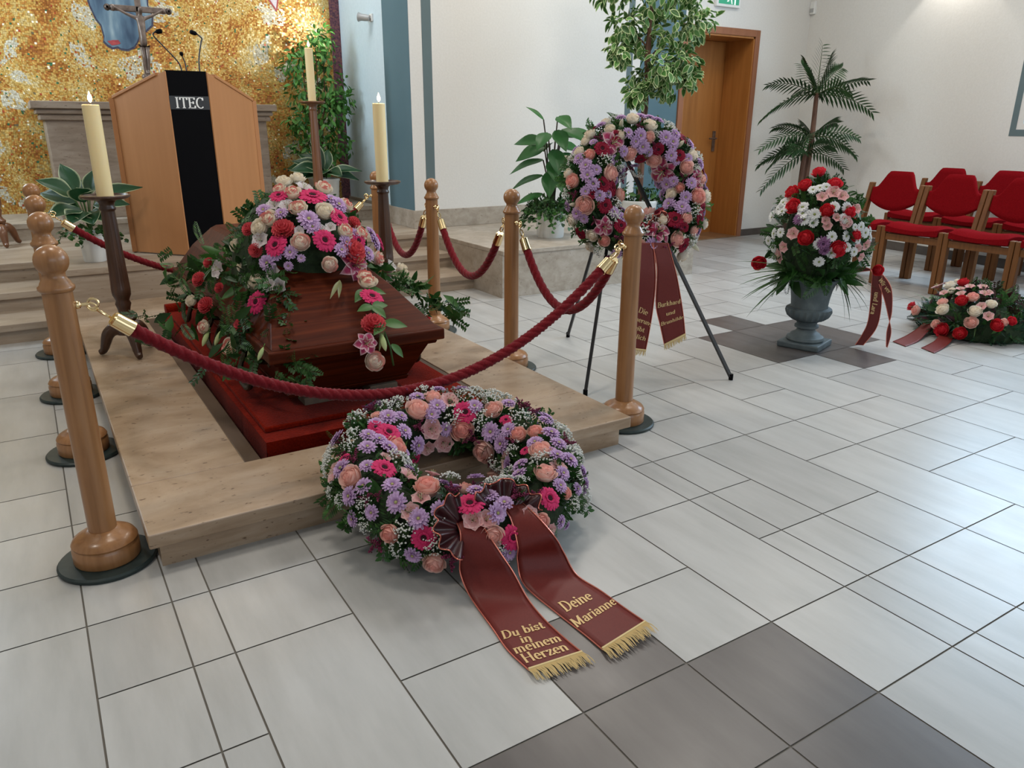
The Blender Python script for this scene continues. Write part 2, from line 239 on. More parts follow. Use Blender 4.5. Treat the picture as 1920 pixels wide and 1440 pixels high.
# ------------------------------------------------------------------ mesh helpers
def lerp(a, b, t): return tuple(x + (y - x) * t for x, y in zip(a, b))
class MB:
    def __init__(s): s.v = []; s.f = []; s.m = []; s.c = []
    def add(s, vs, fs, mi=0, col=None, xf=None):
        o = len(s.v)
        if xf is not None: vs = [xf @ Vector(p) for p in vs]
        s.v += [tuple(p) for p in vs]
        if col is None: s.c += [(1, 1, 1)] * len(vs)
        elif isinstance(col, tuple): s.c += [col] * len(vs)
        else: s.c += list(col)
        s.f += [tuple(i + o for i in f) for f in fs]; s.m += [mi] * len(fs)
    def box(s, lo, hi, mi=0, col=None, xf=None):
        x0, y0, z0 = lo; x1, y1, z1 = hi
        s.add([(x0, y0, z0), (x1, y0, z0), (x1, y1, z0), (x0, y1, z0), (x0, y0, z1), (x1, y0, z1), (x1, y1, z1), (x0, y1, z1)],
              [(0, 3, 2, 1), (4, 5, 6, 7), (0, 1, 5, 4), (1, 2, 6, 5), (2, 3, 7, 6), (3, 0, 4, 7)], mi, col, xf)
    def prism(s, poly, z0, z1, mi=0, col=None, xf=None):
        n = len(poly)
        vs = [(x, y, z0) for x, y in poly] + [(x, y, z1) for x, y in poly]
        fs = [tuple(range(n - 1, -1, -1)), tuple(range(n, 2 * n))] + [(i, (i + 1) % n, n + (i + 1) % n, n + i) for i in range(n)]
        s.add(vs, fs, mi, col, xf)
    def lathe(s, prof, n=32, c=(0, 0, 0), mi=0, col=None, xf=None, rad=None):
        vs = []; fs = []
        for r, z in prof:
            for k in range(n):
                a = 2 * pi * k / n; q = r * (rad(a, z) if rad else 1)
                vs.append((c[0] + q * cos(a), c[1] + q * sin(a), c[2] + z))
        m = len(prof)
        for i in range(m - 1):
            for k in range(n):
                fs.append((i * n + k, i * n + (k + 1) % n, (i + 1) * n + (k + 1) % n, (i + 1) * n + k))
        if prof[0][0] > 1e-4: fs.append(tuple(range(n - 1, -1, -1)))
        if prof[-1][0] > 1e-4: fs.append(tuple((m - 1) * n + k for k in range(n)))
        s.add(vs, fs, mi, col, xf)
    def tube(s, pts, r, n=8, mi=0, col=None, xf=None, cap=True, prof=None, twist=0.0):
        pts = [Vector(p) for p in pts]; m = len(pts); vs = []; fs = []
        d0 = (pts[1] - pts[0]).normalized()
        up = Vector((0, 0, 1)) if abs(d0.z) < 0.9 else Vector((1, 0, 0))
        e1 = d0.cross(up).normalized(); L = 0.0
        for i, p in enumerate(pts):
            d = (pts[min(i + 1, m - 1)] - pts[max(i - 1, 0)]).normalized()
            e1 = (e1 - d * e1.dot(d)).normalized(); e2 = d.cross(e1)
            if i: L += (p - pts[i - 1]).length
            rr = r[i] if isinstance(r, (list, tuple)) else r
            for k in range(n):
                a = 2 * pi * k / n; q = rr * (prof(a) if prof else 1); b = a + twist * L
                vs.append(p + e1 * (q * cos(b)) + e2 * (q * sin(b)))
        for i in range(m - 1):
            for k in range(n):
                fs.append((i * n + k, i * n + (k + 1) % n, (i + 1) * n + (k + 1) % n, (i + 1) * n + k))
        if cap: fs += [tuple(range(n - 1, -1, -1)), tuple((m - 1) * n + k for k in range(n))]
        s.add(vs, fs, mi, col, xf)
    def grid(s, fn, nu, nv, mi=0, colfn=None, xf=None, flip=False):
        vs = []; cs = []
        for i in range(nu + 1):
            for j in range(nv + 1):
                u, v = i / nu, j / nv; vs.append(fn(u, v)); cs.append(colfn(u, v) if colfn else (1, 1, 1))
        fs = []
        for i in range(nu):
            for j in range(nv):
                a = i * (nv + 1) + j; q = (a, a + nv + 1, a + nv + 2, a + 1); fs.append(q[::-1] if flip else q)
        s.add(vs, fs, mi, cs, xf)
    def ball(s, c, r, mi=0, col=None, n=8, sz=1.0):
        k = max(3, n // 2)
        s.lathe([(max(r * sin(pi * i / k), 1e-5), -r * sz * cos(pi * i / k)) for i in range(k + 1)], n, c, mi, col)
    def mesh(s, name, mats, smooth=True, angle=40):
        me = bpy.data.meshes.new(name); me.from_pydata(s.v, [], s.f)
        for m in (mats if isinstance(mats, (list, tuple)) else [mats]): me.materials.append(m)
        me.polygons.foreach_set('material_index', s.m)
        me.polygons.foreach_set('use_smooth', [smooth] * len(s.f))
        if any(c != (1, 1, 1) for c in s.c):
            a = me.color_attributes.new('Col', 'FLOAT_COLOR', 'POINT')
            a.data.foreach_set('color', [x for c in s.c for x in (c[0], c[1], c[2], 1.0)])
        me.update()
        if smooth and angle < 180:
            try: me.set_sharp_from_angle(angle=radians(angle))
            except Exception: pass
        return me
    def build(s, name, mats, parent=None, smooth=True, angle=40, bevel=0, loc=None, world=False):
        if world and parent is not None:
            px, py, pz = parent.location; s.v = [(x - px, y - py, z - pz) for x, y, z in s.v]
        o = bpy.data.objects.new(name, s.mesh(name, mats, smooth, angle)); COL.objects.link(o)
        if parent is not None: o.parent = parent
        if loc is not None: o.location = loc
        if bevel:
            b = o.modifiers.new('bevel', 'BEVEL'); b.width = bevel; b.segments = 2; b.limit_method = 'ANGLE'; b.angle_limit = radians(35)
        return o
def tag(o, label=None, cat=None, group=None, kind=None):
    if label: o['label'] = label
    if cat: o['category'] = cat
    if group: o['group'] = group
    if kind: o['kind'] = kind
    return o
def thing(name, label, cat, loc=(0, 0, 0), rz=0, group=None):
    o = bpy.data.objects.new(name, None); COL.objects.link(o); o.location = loc; o.rotation_euler = (0, 0, rz); o.empty_display_size = 0.1
    return tag(o, label, cat, group)
def struct(o): o['kind'] = 'structure'; return o
def copy_tree(o, parent=None):
    c = o.copy(); COL.objects.link(c)
    if parent is not None: c.parent = parent
    for ch in list(o.children): copy_tree(ch, c)
    return c
def catmull(P, n):
    """P: list of tuples of equal length; returns n+1 samples"""
    out = []; m = len(P) - 1
    for k in range(n + 1):
        t = k / n * m; i = min(int(t), m - 1); f = t - i
        p0 = P[max(i - 1, 0)]; p1 = P[i]; p2 = P[i + 1]; p3 = P[min(i + 2, m)]
        out.append(tuple(0.5 * (2 * b + (c - a) * f + (2 * a - 5 * b + 4 * c - d) * f * f + (3 * b - a - 3 * c + d) * f ** 3) for a, b, c, d in zip(p0, p1, p2, p3)))
    return out
# ================================================================== THE SETTING
def slab(name, lo, hi, m, parent=None, bevel=0):
    b = MB(); b.box(lo, hi); return struct(b.build(name, m, parent, smooth=False, bevel=bevel))
def poly_wall(name, quads, mats):
    b = MB()
    for vs, mi in quads: b.add(vs, [tuple(range(len(vs)))], mi)
    return struct(b.build(name, mats, None, smooth=False))

# floor of 30 cm strips with 30/60 cm tiles and dark crosses
xs = [-0.054, 0.146, 0.241, 0.537, 0.833, 1.136, 1.434, 1.733, 1.836, 2.037, 2.341, 2.650, 2.956, 3.270, 3.578, 3.870, 4.175]
while xs[-1] < 8.3: xs.append(xs[-1] + 0.302)
while xs[0] > -4.9: xs.insert(0, xs[0] - 0.300)
i0 = xs.index(min(xs, key=lambda q: abs(q + 0.054)))
rows = lambda k: 0.135 + 0.2985 * k            # row boundary; k=2 -> .73, 3 -> 1.03, 4 -> 1.33 ...
KNOWN = {0: {4, 5, 6}, 1: {4, 5, 6}, 2: {5, 6, 3}, 3: {2, 3, 4, 6}, 4: {1, 2, 3, 4, 6}, 5: {1, 2, 3, 4, 6}, 6: {2, 3, 5}, 7: {1, 2, 3, 4, 5, 6}, 8: {2, 3, 4, 5, 6, 7},
         9: {2, 3, 4, 6, 7, 8}, 10: {1, 3, 5, 6, 8}, 11: {2, 4, 5, 6, 7, 9}, 12: {2, 4, 5, 6, 8}, 13: {3, 5, 7, 8, 10, 11}, 14: {4, 5, 7, 8, 9, 10, 11}, 15: {4, 6, 8, 10, 11}}
dark = set()
for i in (3, 4, 5):
    for k in (1, 2): dark.add((i, k))
dark |= {(4, 3), (4, 0)}
for i in (13, 14, 15):
    for k in (8, 9): dark.add((i, k))
dark |= {(14, 10), (14, 7)}
rng = random.Random(5)
fb = MB(); G = 0.0022
fb.add([(-4.9, -5, -0.0022), (8.3, -5, -0.0022), (8.3, 8.2, -0.0022), (-4.9, 8.2, -0.0022)], [(0, 1, 2, 3)], 2, (0.5, 0.5, 0.5))
for a in range(len(xs) - 1):
    i = a - i0; x0, x1 = xs[a], xs[a + 1]; k = -17
    while rows(k) < 8.0:
        step = 1
        kn = KNOWN.get(i)
        if kn is not None and 1 <= k <= 10: step = 1 if (k + 1) in kn else 2
        elif (x1 - x0) > 0.25 and rng.random() < 0.55: step = 2
        if step == 2 and ((i, k) in dark) != ((i, k + 1) in dark): step = 1
        if step == 2 and (kn is not None) and (k + 2) not in kn and 1 <= k <= 9: pass
        y0, y1 = rows(k), rows(k + step)
        c = (rng.random(), rng.random(), rng.random())
        fb.add([(x0 + G, y0 + G, 0), (x1 - G, y0 + G, 0), (x1 - G, y1 - G, 0), (x0 + G, y1 - G, 0)], [(0, 1, 2, 3)], 1 if (i, k) in dark else 0, c)
        k += step
struct(fb.build('floor', [M['tile'], M['tile_dark'], M['grout']], None, smooth=False))

# travertine border around the lowered bier: four slabs on a recessed base
PX0, PX1, PY0, PY1, PT = 0.125, 1.868, 2.095, 5.39, 0.12
IX0, IX1, IY0, IY1 = 0.475, 1.510, 2.455, 4.80
pb = MB()
for lo, hi in (((PX0, PY0), (PX1, IY0)), ((PX0, IY1), (PX1, PY1)), ((PX0, IY0), (IX0, IY1)), ((IX1, IY0), (PX1, IY1))):
    pb.box((lo[0], lo[1], PT - 0.045), (hi[0], hi[1], PT))
plat = struct(pb.build('floor_platform', M['travertine'], None, smooth=False, bevel=0.004))
b = MB()
for lo, hi in (((PX0 + 0.028, PY0 + 0.028), (PX1 - 0.035, IY0)), ((PX0 + 0.028, IY1), (PX1 - 0.035, PY1)), ((PX0 + 0.028, IY0), (IX0, IY1)), ((IX1, IY0), (PX1 - 0.035, IY1))):
    b.box((lo[0], lo[1], 0.0), (hi[0], hi[1], PT - 0.045))
struct(b.build('platform_base', M['travertine'], plat, smooth=False))
b = MB(); b.box((IX0, IY0, -0.001), (IX1, IY1, 0.006)); struct(b.build('platform_pit', M['dark_gap'], plat, smooth=False))
for x0, x1 in ((IX0, IX0 + 0.055), (IX1 - 0.055, IX1)):
    b = MB(); b.box((x0, IY0 + 0.002, 0.006), (x1, IY1 - 0.002, PT - 0.004)); struct(b.build('pit_rail', M['bronze'], plat, smooth=False, bevel=0.003))

# altar steps (left and right of the podium), podium, predella, landing
TOP = 0.345; NX = 2.83
def stair(name, lo, hi, m, parent=None, nose=0.02, cap=0.042):
    g = MB(); g.box((lo[0], lo[1], hi[2] - cap), hi); o = struct(g.build(name, m, parent, smooth=False, bevel=0.004))
    g = MB(); g.box((lo[0], lo[1] + nose, lo[2]), (hi[0], hi[1], hi[2] - cap)); struct(g.build(name + '_riser', m, o, smooth=False)); return o
stair('step_lower', (-4.5, 5.06, 0), (NX, 8, 0.115), M['step_stone'])
stair('step_middle', (-4.5, 5.43, 0.115), (NX, 8, 0.230), M['step_stone'])
stair('step_upper', (-4.5, 5.83, 0.230), (NX, 8, TOP), M['step_stone'])
stair('podium', (0.10, 5.385, 0.0), (2.0, 5.84, TOP), M['step_stone'], nose=0.012)
stair('predella', (-4.5, 6.95, TOP), (NX, 7.9, 0.475), M['landing_stone'], nose=0.012)
stair('side_landing', (NX, 4.64, 0), (4.735, 6.12, TOP), M['landing_stone'], nose=0.008, cap=0.032)

# walls
WY = 6.10; NB = 7.75
def panel(name, x0, x1, z0, z1, y, m, parent=None):
    g = MB(); g.add([(x0, y, z0), (x1, y, z0), (x1, y, z1), (x0, y, z1)], [(0, 1, 2, 3)], 0); return struct(g.build(name, m, parent, smooth=False))
# door wall: solid blocks around the door recess
DX0, DX1, DZ = 5.875, 6.855, 2.10; RX = 7.72
b = MB()
b.box((NX, WY, 0), (DX0, WY + 0.5, CEIL)); b.box((DX1, WY, 0), (RX + 0.6, WY + 0.5, CEIL)); b.box((DX0, WY, DZ), (DX1, WY + 0.5, CEIL))
b.box((DX0, WY + 0.46, 0), (DX1, WY + 0.5, DZ))
wf = struct(b.build('wall_front', M['plaster'], None, smooth=False))
def band(name, x0, x1, z0, m): 
    g = MB(); g.box((x0, WY - 0.0025, z0), (x1, WY + 0.01, CEIL - 0.02)); return struct(g.build(name, m, wf, smooth=False))
band('painted_stripe', 2.945, 3.030, 0.5, M['grey_teal'])
band('painted_stripe', 5.115, 5.185, 0.3, M['grey_teal'])
band('painted_band', 5.285, 5.845, 0.3, M['teal'])
# stone plinth below the wall, and the teal painted end of the niche wall
g = MB(); g.box((NX - 0.012, WY - 0.012, TOP), (4.70, WY + 0.02, 0.50)); g.box((NX - 0.012, WY + 0.021, TOP), (NX + 0.02, 6.66, 0.50)); struct(g.build('baseboard_plinth', M['landing_stone'], wf, smooth=False, bevel=0.003))
# niche side wall: teal end pier, then pale blue wall set slightly back
b = MB(); b.box((NX - 0.004, WY + 0.002, 0), (NX + 0.3, 6.62, CEIL)); wn_ = struct(b.build('wall_niche', M['teal'], None, smooth=False))
b = MB(); b.box((NX + 0.035, 6.62, 0), (NX + 0.3, NB + 0.2, CEIL)); struct(b.build('niche_side_panel', M['niche_paint'], wn_, smooth=False))
b = MB(); b.box((NX + 0.018, 6.62, TOP), (NX + 0.04, NB, 0.50)); struct(b.build('niche_plinth', M['landing_stone'], wn_, smooth=False))
# mosaic wall with figure fragments
b = MB(); b.box((-4.5, NB, 0), (NX + 0.12, NB + 0.2, CEIL)); wm_ = struct(b.build('wall_back', M['mosaic'], None, smooth=False))
def inlay(name, pts, m, d=0.006, par=None):
    g = MB(); n = len(pts); g.add([(x, NB - d, z) for x, z in pts] + [(x, NB + 0.002, z) for x, z in pts], [tuple(range(n))] + [(i, n + i, n + (i + 1) % n, (i + 1) % n) for i in range(n)]); return struct(g.build(name, m, par or wm_, smooth=False))
robe = [(0.66, 2.75), (0.69, 2.30), (0.715, 2.13), (0.745, 2.03), (0.775, 1.985), (0.785, 1.90), (0.775, 1.865), (0.80, 1.835), (0.835, 1.815), (0.875, 1.825), (0.90, 1.81), (0.95, 1.805), (1.00, 1.83), (1.03, 1.87), (1.06, 1.93), (1.11, 1.96), (1.165, 2.01), (1.175, 2.08), (1.15, 2.16), (1.16, 2.35), (1.2, 2.75)]
cx_, cz_ = 0.93, 2.25
inlay('mosaic_robe_outline', [(cx_ + (x - cx_) * 1.055, cz_ + (z - cz_) * 1.035) for x, z in robe], M['robe_edge'], 0.004)
inlay('mosaic_robe', robe, M['robe'], 0.007)
inlay('mosaic_robe_lining', [(0.80, 1.862), (0.83, 1.83), (0.875, 1.838), (0.90, 1.85), (0.885, 1.875), (0.84, 1.872)], M['robe_lining'], 0.009)
inlay('mosaic_wing', [(2.13, 2.55), (2.15, 2.34), (2.262, 2.185), (2.29, 2.30), (2.42, 2.55)], M['robe_lining'], 0.004)
inlay('mosaic_wing', [(2.15, 2.55), (2.17, 2.34), (2.255, 2.215), (2.275, 2.31), (2.36, 2.55)], M['pale_mosaic'], 0.007)
inlay('mosaic_border', [(2.775, 0.475), (NX + 0.034, 0.475), (NX + 0.034, 3.6), (2.760, 3.6)], M['violet_mosaic'], 0.006)
# right wall, running at a slight angle, with windows
RA = Vector((RX, WY, 0)); RB = Vector((7.33, 3.2, 0)); rd = (RB - RA).normalized(); rn = Vector((rd.y, -rd.x, 0))  # along, and towards the room
if rn.x > 0: rn = -rn
def RW(s, z, off=0.0): return tuple(RA + rd * s + rn * off + Vector((0, 0, z)))
LW = 11.2; W1a, W1b, W1z0, W1z1 = 2.625, 5.0, 1.235, 3.35; W2a, W2b, W2z0, W2z1 = 6.0, 9.6, 1.0, 3.45
wallq = []
def rq(s0, s1, z0, z1, off=0.0): return [RW(s0, z0, off), RW(s0, z1, off), RW(s1, z1, off), RW(s1, z0, off)]
for s0, s1, z0, z1 in ((-0.1, W1a, 0, CEIL), (W1a, W1b, 0, W1z0), (W1a, W1b, W1z1, CEIL), (W1b, W2a, 0, CEIL), (W2a, W2b, 0, W2z0), (W2a, W2b, W2z1, CEIL), (W2b, LW, 0, CEIL)):
    wallq.append((rq(s0, s1, z0, z1), 0))
wr = poly_wall('wall_right', wallq, [M['plaster']])
def win_mat(name, c, e, lead):
    m, nt, bb = newmat(name)
    tc = N(nt, 'ShaderNodeNewGeometry'); br = N(nt, 'ShaderNodeTexBrick'); mp = N(nt, 'ShaderNodeMapping'); mp.inputs['Rotation'].default_value = (radians(90), 0, 0)
    cb = N(nt, 'ShaderNodeCombineXYZ'); sx = N(nt, 'ShaderNodeSeparateXYZ'); nt.links.new(tc.outputs['Position'], sx.inputs[0]); nt.links.new(sx.outputs['Y'], cb.inputs['X']); nt.links.new(sx.outputs['Z'], cb.inputs['Y'])
    nt.links.new(cb.outputs[0], br.inputs['Vector']); br.inputs['Scale'].default_value = 3.0
    br.inputs['Color1'].default_value = (*c, 1); br.inputs['Color2'].default_value = (*[min(1, q * 1.25) for q in c], 1); br.inputs['Mortar'].default_value = (*lead, 1); br.inputs['Mortar Size'].default_value = 0.012
    nt.links.new(br.outputs['Color'], bb.inputs['Base Color']); nt.links.new(br.outputs['Color'], bb.inputs['Emission Color']); bb.inputs['Emission Strength'].default_value = e; bb.inputs['Roughness'].default_value = 0.2
    return m
M['win_blue'] = win_mat('blue_leaded_glass', (0.10, 0.32, 0.46), 0.55, (0.03, 0.04, 0.05))
M['win_clear'] = win_mat('pale_leaded_glass', (0.80, 0.92, 1.0), 2.2, (0.05, 0.06, 0.07))
def window(name, s0, s1, z0, z1, glass, border):
    f = MB(); zm = z0 + 0.62 if border and glass is M['win_blue'] else z0
    f.add(rq(s0, s1, z0, max(zm, z0 + .001), -0.16), [(0, 1, 2, 3)], 0); f.add(rq(s0, s1, zm, z1, -0.16), [(0, 1, 2, 3)], 1); o = struct(f.build(name, [glass, M['win_clear']], None, smooth=False))
    g = MB()
    for a in (s0, s1): g.add([RW(a, z0, 0), RW(a, z1, 0), RW(a, z1, -0.16), RW(a, z0, -0.16)], [(0, 1, 2, 3)])
    for zz in (z0, z1): g.add([RW(s0, zz, 0), RW(s1, zz, 0), RW(s1, zz, -0.16), RW(s0, zz, -0.16)], [(0, 1, 2, 3)])
    struct(g.build('window_reveal', M['plaster'], o, smooth=False))
    if border:
        g = MB(); w_ = 0.055; p = 0.05
        for a0, a1, b0, b1 in ((s0 - p - w_, s0 - p, z0 - p - w_, z1 + p + w_), (s1 + p, s1 + p + w_, z0 - p - w_, z1 + p + w_), (s0 - p, s1 + p, z0 - p - w_, z0 - p), (s0 - p, s1 + p, z1 + p, z1 + p + w_)):
            g.add(rq(a0, a1, b0, b1, 0.002), [(0, 1, 2, 3)])
        struct(g.build('window_painted_border', M['grey_teal'], o, smooth=False))
    g = MB()
    for k in range(1, 3):
        q = s0 + (s1 - s0) * k / 3; g.tube([RW(q, z0, -0.14), RW(q, z1, -0.14)], 0.012, 6)
    struct(g.build('window_bars', M['iron'], o)); return o
window('window_1', W1a, W1b, W1z0, W1z1, M['win_blue'], True)
window('window_2', W2a, W2b, W2z0, W2z1, M['win_clear'], True)
# the rest of the shell
poly_wall('wall_left', [([(-4.5, -5, 0), (-4.5, -5, CEIL), (-4.5, 8, CEIL), (-4.5, 8, 0)], 0)], [M['plaster']])
poly_wall('wall_rear', [([(-4.6, -4.8, 0), (9, -4.8, 0), (9, -4.8, CEIL), (-4.6, -4.8, CEIL)], 0)], [M['plaster']])
struct(MB.build(*(lambda q: (q.add([(-4.6, -5, CEIL), (9, -5, CEIL), (9, 8, CEIL), (-4.6, 8, CEIL)], [(0, 3, 2, 1)]) or q, 'ceiling', M['ceiling']))(MB()), smooth=False))
# skirting
g = MB(); g.box((DX1 + 0.068, WY - 0.014, 0), (RX - 0.02, WY + 0.002, 0.075)); struct(g.build('baseboard_front', M['skirting'], None, smooth=False))
g = MB(); q0, q1, q2, q3 = RW(0, 0, 0.016), RW(LW, 0, 0.016), RW(LW, 0.085, 0.016), RW(0, 0.085, 0.016)
g.add([q0, q1, q2, q3, RW(0, 0.085, 0), RW(LW, 0.085, 0)], [(0, 1, 2, 3), (3, 2, 5, 4)]); struct(g.build('baseboard_right', M['skirting'], None, smooth=False))

# door with deep reveal
g = MB(); FW = 0.068
for lo, hi in (((DX0 - FW, WY - 0.022, 0), (DX0, WY + 0.01, DZ + FW)), ((DX1, WY - 0.022, 0), (DX1 + FW, WY + 0.01, DZ + FW)), ((DX0, WY - 0.022, DZ), (DX1, WY + 0.01, DZ + FW))): g.box(lo, hi)
dr = struct(g.build('door_1', M['door_frame'], None, smooth=False, bevel=0.004))
g = MB(); t_ = 0.018
for lo, hi in (((DX0 - 0.001, WY - 0.01, 0), (DX0 + t_, WY + 0.42, DZ)), ((DX1 - t_, WY - 0.01, 0), (DX1 + 0.001, WY + 0.42, DZ)), ((DX0, WY - 0.01, DZ - t_), (DX1, WY + 0.42, DZ + 0.001))): g.box(lo, hi)
struct(g.build('door_lining', M['door_wood'], dr, smooth=False))
g = MB(); g.box((DX0 + 0.02, WY + 0.375, 0.008), (DX1 - 0.02, WY + 0.415, DZ - 0.02)); struct(g.build('door_leaf', M['door_wood'], dr, smooth=False, bevel=0.003))
g = MB(); g.box((DX1 - 0.115, WY + 0.362, 0.93), (DX1 - 0.075, WY + 0.376, 1.15)); g.tube([(DX1 - 0.095, WY + 0.37, 1.07), (DX1 - 0.095, WY + 0.325, 1.07), (DX1 - 0.21, WY + 0.322, 1.07)], 0.009, 8)
struct(g.build('door_handle', M['pewter'], dr, bevel=0.002))
g = MB(); g.box((DX0, WY - 0.03, 0), (DX1, WY + 0.40, 0.012)); struct(g.build('door_threshold', M['threshold'], dr, smooth=False, bevel=0.003))
# ================================================================== THINGS
OIL = dict(lab='')
# ---------------------------------------------------------------- stanchions and ropes
LP = [(0.025, 2.24), (0.025, 3.13), (0.025, 3.90), (0.025, 4.70)]
RP = [(1.995, 2.29), (1.995, 3.19), (1.995, 4.07), (1.995, 4.90)]
def make_post():
    t = thing('rope_stanchion', '', 'stanchion', (0, 0, 0), 0, 'rope stanchions around the bier')
    b = MB(); b.lathe([(0.0, 0.0), (0.128, 0.0), (0.131, 0.004), (0.131, 0.010), (0.126, 0.015), (0.0, 0.016)], 40); b.build('floor_plate', M['plate'], t)
    b = MB(); b.lathe([(0.0, 0.016), (0.086, 0.016), (0.088, 0.020), (0.088, 0.058), (0.085, 0.062), (0.084, 0.066), (0.087, 0.072), (0.080, 0.084), (0.066, 0.093), (0.050, 0.100), (0.040, 0.108), (0.0, 0.108)], 40); b.build('turned_base', M['post_wood'], t)
    b = MB(); b.lathe([(0.0, 0.10), (0.037, 0.10), (0.0365, 0.45), (0.0355, 0.795), (0.0, 0.795)], 32); b.build('shaft', M['post_wood'], t)
    b = MB(); pr_ = [(0.0, 0.793), (0.039, 0.793), (0.043, 0.799), (0.043, 0.806), (0.037, 0.811), (0.036, 0.816), (0.030, 0.825), (0.026, 0.833), (0.027, 0.838)]
    for k in range(1, 14):
        a = -1.05 + (pi / 2 + 1.05) * k / 13; pr_.append((max(0.0405 * cos(a), 1e-4), 0.871 + 0.0405 * sin(a)))
    b.lathe(pr_, 32); b.build('ball_finial', M['post_wood'], t, angle=60); return t
HZ = 0.752
def eye_bolt(t, ang):
    b = MB(); d = Vector((cos(ang), sin(ang), 0))
    b.ball(tuple(d * 0.039 + Vector((0, 0, HZ))), 0.011, n=10)
    b.tube([d * 0.036 + Vector((0, 0, HZ)), d * 0.066 + Vector((0, 0, HZ))], 0.0042, 8)
    b.tube([d * 0.076 + Vector((0, 0, HZ)) + (d * cos(q) + Vector((0, 0, 1)) * sin(q)) * 0.013 for q in [2 * pi * k / 14 for k in range(15)]], 0.0032, 6, cap=False)
    b.build('eye_bolt', M['brass'], t)
proto = make_post()
plab = {('L', 0): 'tall varnished stanchion in the near left corner, nearest post of the left row', ('L', 1): 'second stanchion of the left row, its ball right behind the nearest one',
        ('L', 2): 'third stanchion of the left row, almost hidden behind two nearer balls', ('L', 3): 'last stanchion of the left row, beside the steps and the back rope',
        ('R', 0): 'varnished stanchion at the near right corner of the platform, before the easel', ('R', 1): 'second stanchion of the right row, in front of the ivy pot plant',
        ('R', 2): 'third stanchion of the right row, standing against the white painted stripe', ('R', 3): 'last stanchion of the right row, half hidden behind the tall candle'}
posts = {}
for side, P in (('L', LP), ('R', RP)):
    for i, (x, y) in enumerate(P):
        o = proto if not posts else copy_tree(proto)
        o.location = (x, y, 0); o['label'] = plab[(side, i)]; posts[(side, i)] = o
for (side, i), o in posts.items():
    if i > 0: eye_bolt(o, -pi / 2)
    if i < 3: eye_bolt(o, pi / 2)
    if i in (0, 3): eye_bolt(o, 0 if side == 'L' else pi)
def rope(A, B, zlow, label, grp='velvet ropes between the stanchions', n=110):
    A = Vector((*A, HZ)); B = Vector((*B, HZ)); d = (B - A); d.z = 0; d.normalize()
    a = A + d * 0.072; b_ = B - d * 0.072
    t = thing('velvet_rope', label, 'rope', tuple((a + b_) / 2), 0, grp)
    sag = HZ - 0.02 - zlow
    def P(s): return a.lerp(b_, s) + Vector((0, 0, -0.008 - sag * (1 - (2 * s - 1) ** 2)))
    L = sum((P((k + 1) / 200) - P(k / 200)).length for k in range(200))
    e = 0.048 / L; e2 = e + 0.05 / L
    m = MB(); m.tube([P(e2 * 0.9 + (1 - 1.8 * e2) * k / n) for k in range(n + 1)], 0.0205, 24, prof=lambda q: 0.86 + 0.15 * abs(cos(1.5 * q)) ** 0.7, twist=58)
    m.build('twisted_cord', M['rope'], t, world=True, angle=80)
    for s, q in ((0, 1), (1, -1)):
        def Q(u): return P(s + q * u)
        m = MB(); m.tube([Q(e), Q(e + 0.004 / L), Q((e + e2) / 2), Q(e2 - 0.002 / L), Q(e2)], [0.016, 0.021, 0.0215, 0.0225, 0.0225], 16); cap = m.build('brass_end', M['brass'], t, world=True)
        m = MB(); c0 = Q(e * 0.58); dv = (Q(e) - Q(0)).normalized(); sd = dv.cross(Vector((0, 0, 1))).normalized()
        m.tube([c0 + dv * (0.018 * cos(w_)) + sd * (0.009 * sin(w_)) for w_ in [2 * pi * k / 16 for k in range(17)]], 0.0034, 6, cap=False)
        c1 = Q(e * 0.02); up = sd.cross(dv)
        m.tube([c1 + dv * (0.014 * cos(w_)) + up * (0.009 * sin(w_)) for w_ in [2 * pi * k / 14 for k in range(15)]], 0.003, 6, cap=False)
        hk = m.build('snap_hook', M['brass'], t, world=True)
    return t
rope(LP[0], RP[0], 0.325, 'long burgundy rope sagging in front of the coffin between the two near posts')
for i, z in ((0, 0.40), (1, 0.41), (2, 0.41)):
    rope(LP[i], LP[i + 1], z, ['burgundy rope of the left row, hidden right behind the nearest post', 'burgundy rope between second and third posts of the left row', 'burgundy rope between the two farthest posts of the left row'][i])
for i, z in ((0, 0.395), (1, 0.405), (2, 0.40)):
    rope(RP[i], RP[i + 1], z, ['burgundy rope sagging from the near right post to the second right post', 'burgundy rope sagging between second and third posts of the right row', 'burgundy rope sagging between the right-hand candlestick and the third right post'][i])
rope(LP[3], RP[3], 0.32, 'burgundy rope behind the coffin, running from beside the left candlestick')

# ---------------------------------------------------------------- red-carpeted bier and blocks
BX0, BX1, BY0, BY1, BZ = 0.565, 1.435, 2.515, 4.78, 0.145
t = thing('carpeted_bier', 'red-carpeted bier lowered into the pit of the stone platform under the coffin', 'bier', ((BX0 + BX1) / 2, (BY0 + BY1) / 2, 0.007))
b = MB()
def skirt(u, v):
    # u round the outline, v from floor to top
    per = [(BX0, BY0), (BX1, BY0), (BX1, BY1), (BX0, BY1), (BX0, BY0)]; q = u * 4; i = min(int(q), 3); f = q - i
    x = per[i][0] + (per[i + 1][0] - per[i][0]) * f; y = per[i][1] + (per[i + 1][1] - per[i][1]) * f
    w_ = 0.006 * sin(u * 190) * (1 - v); nx, ny = [(0, -1), (1, 0), (0, 1), (-1, 0)][i]
    return (x + nx * w_, y + ny * w_, 0.009 + v * (BZ - 0.007))
b.grid(skirt, 240, 4, flip=True); b.add([(BX0, BY0, BZ), (BX1, BY0, BZ), (BX1, BY1, BZ), (BX0, BY1, BZ)], [(0, 1, 2, 3)])
b.build('carpet_skirt', M['red_carpet'], t, world=True)
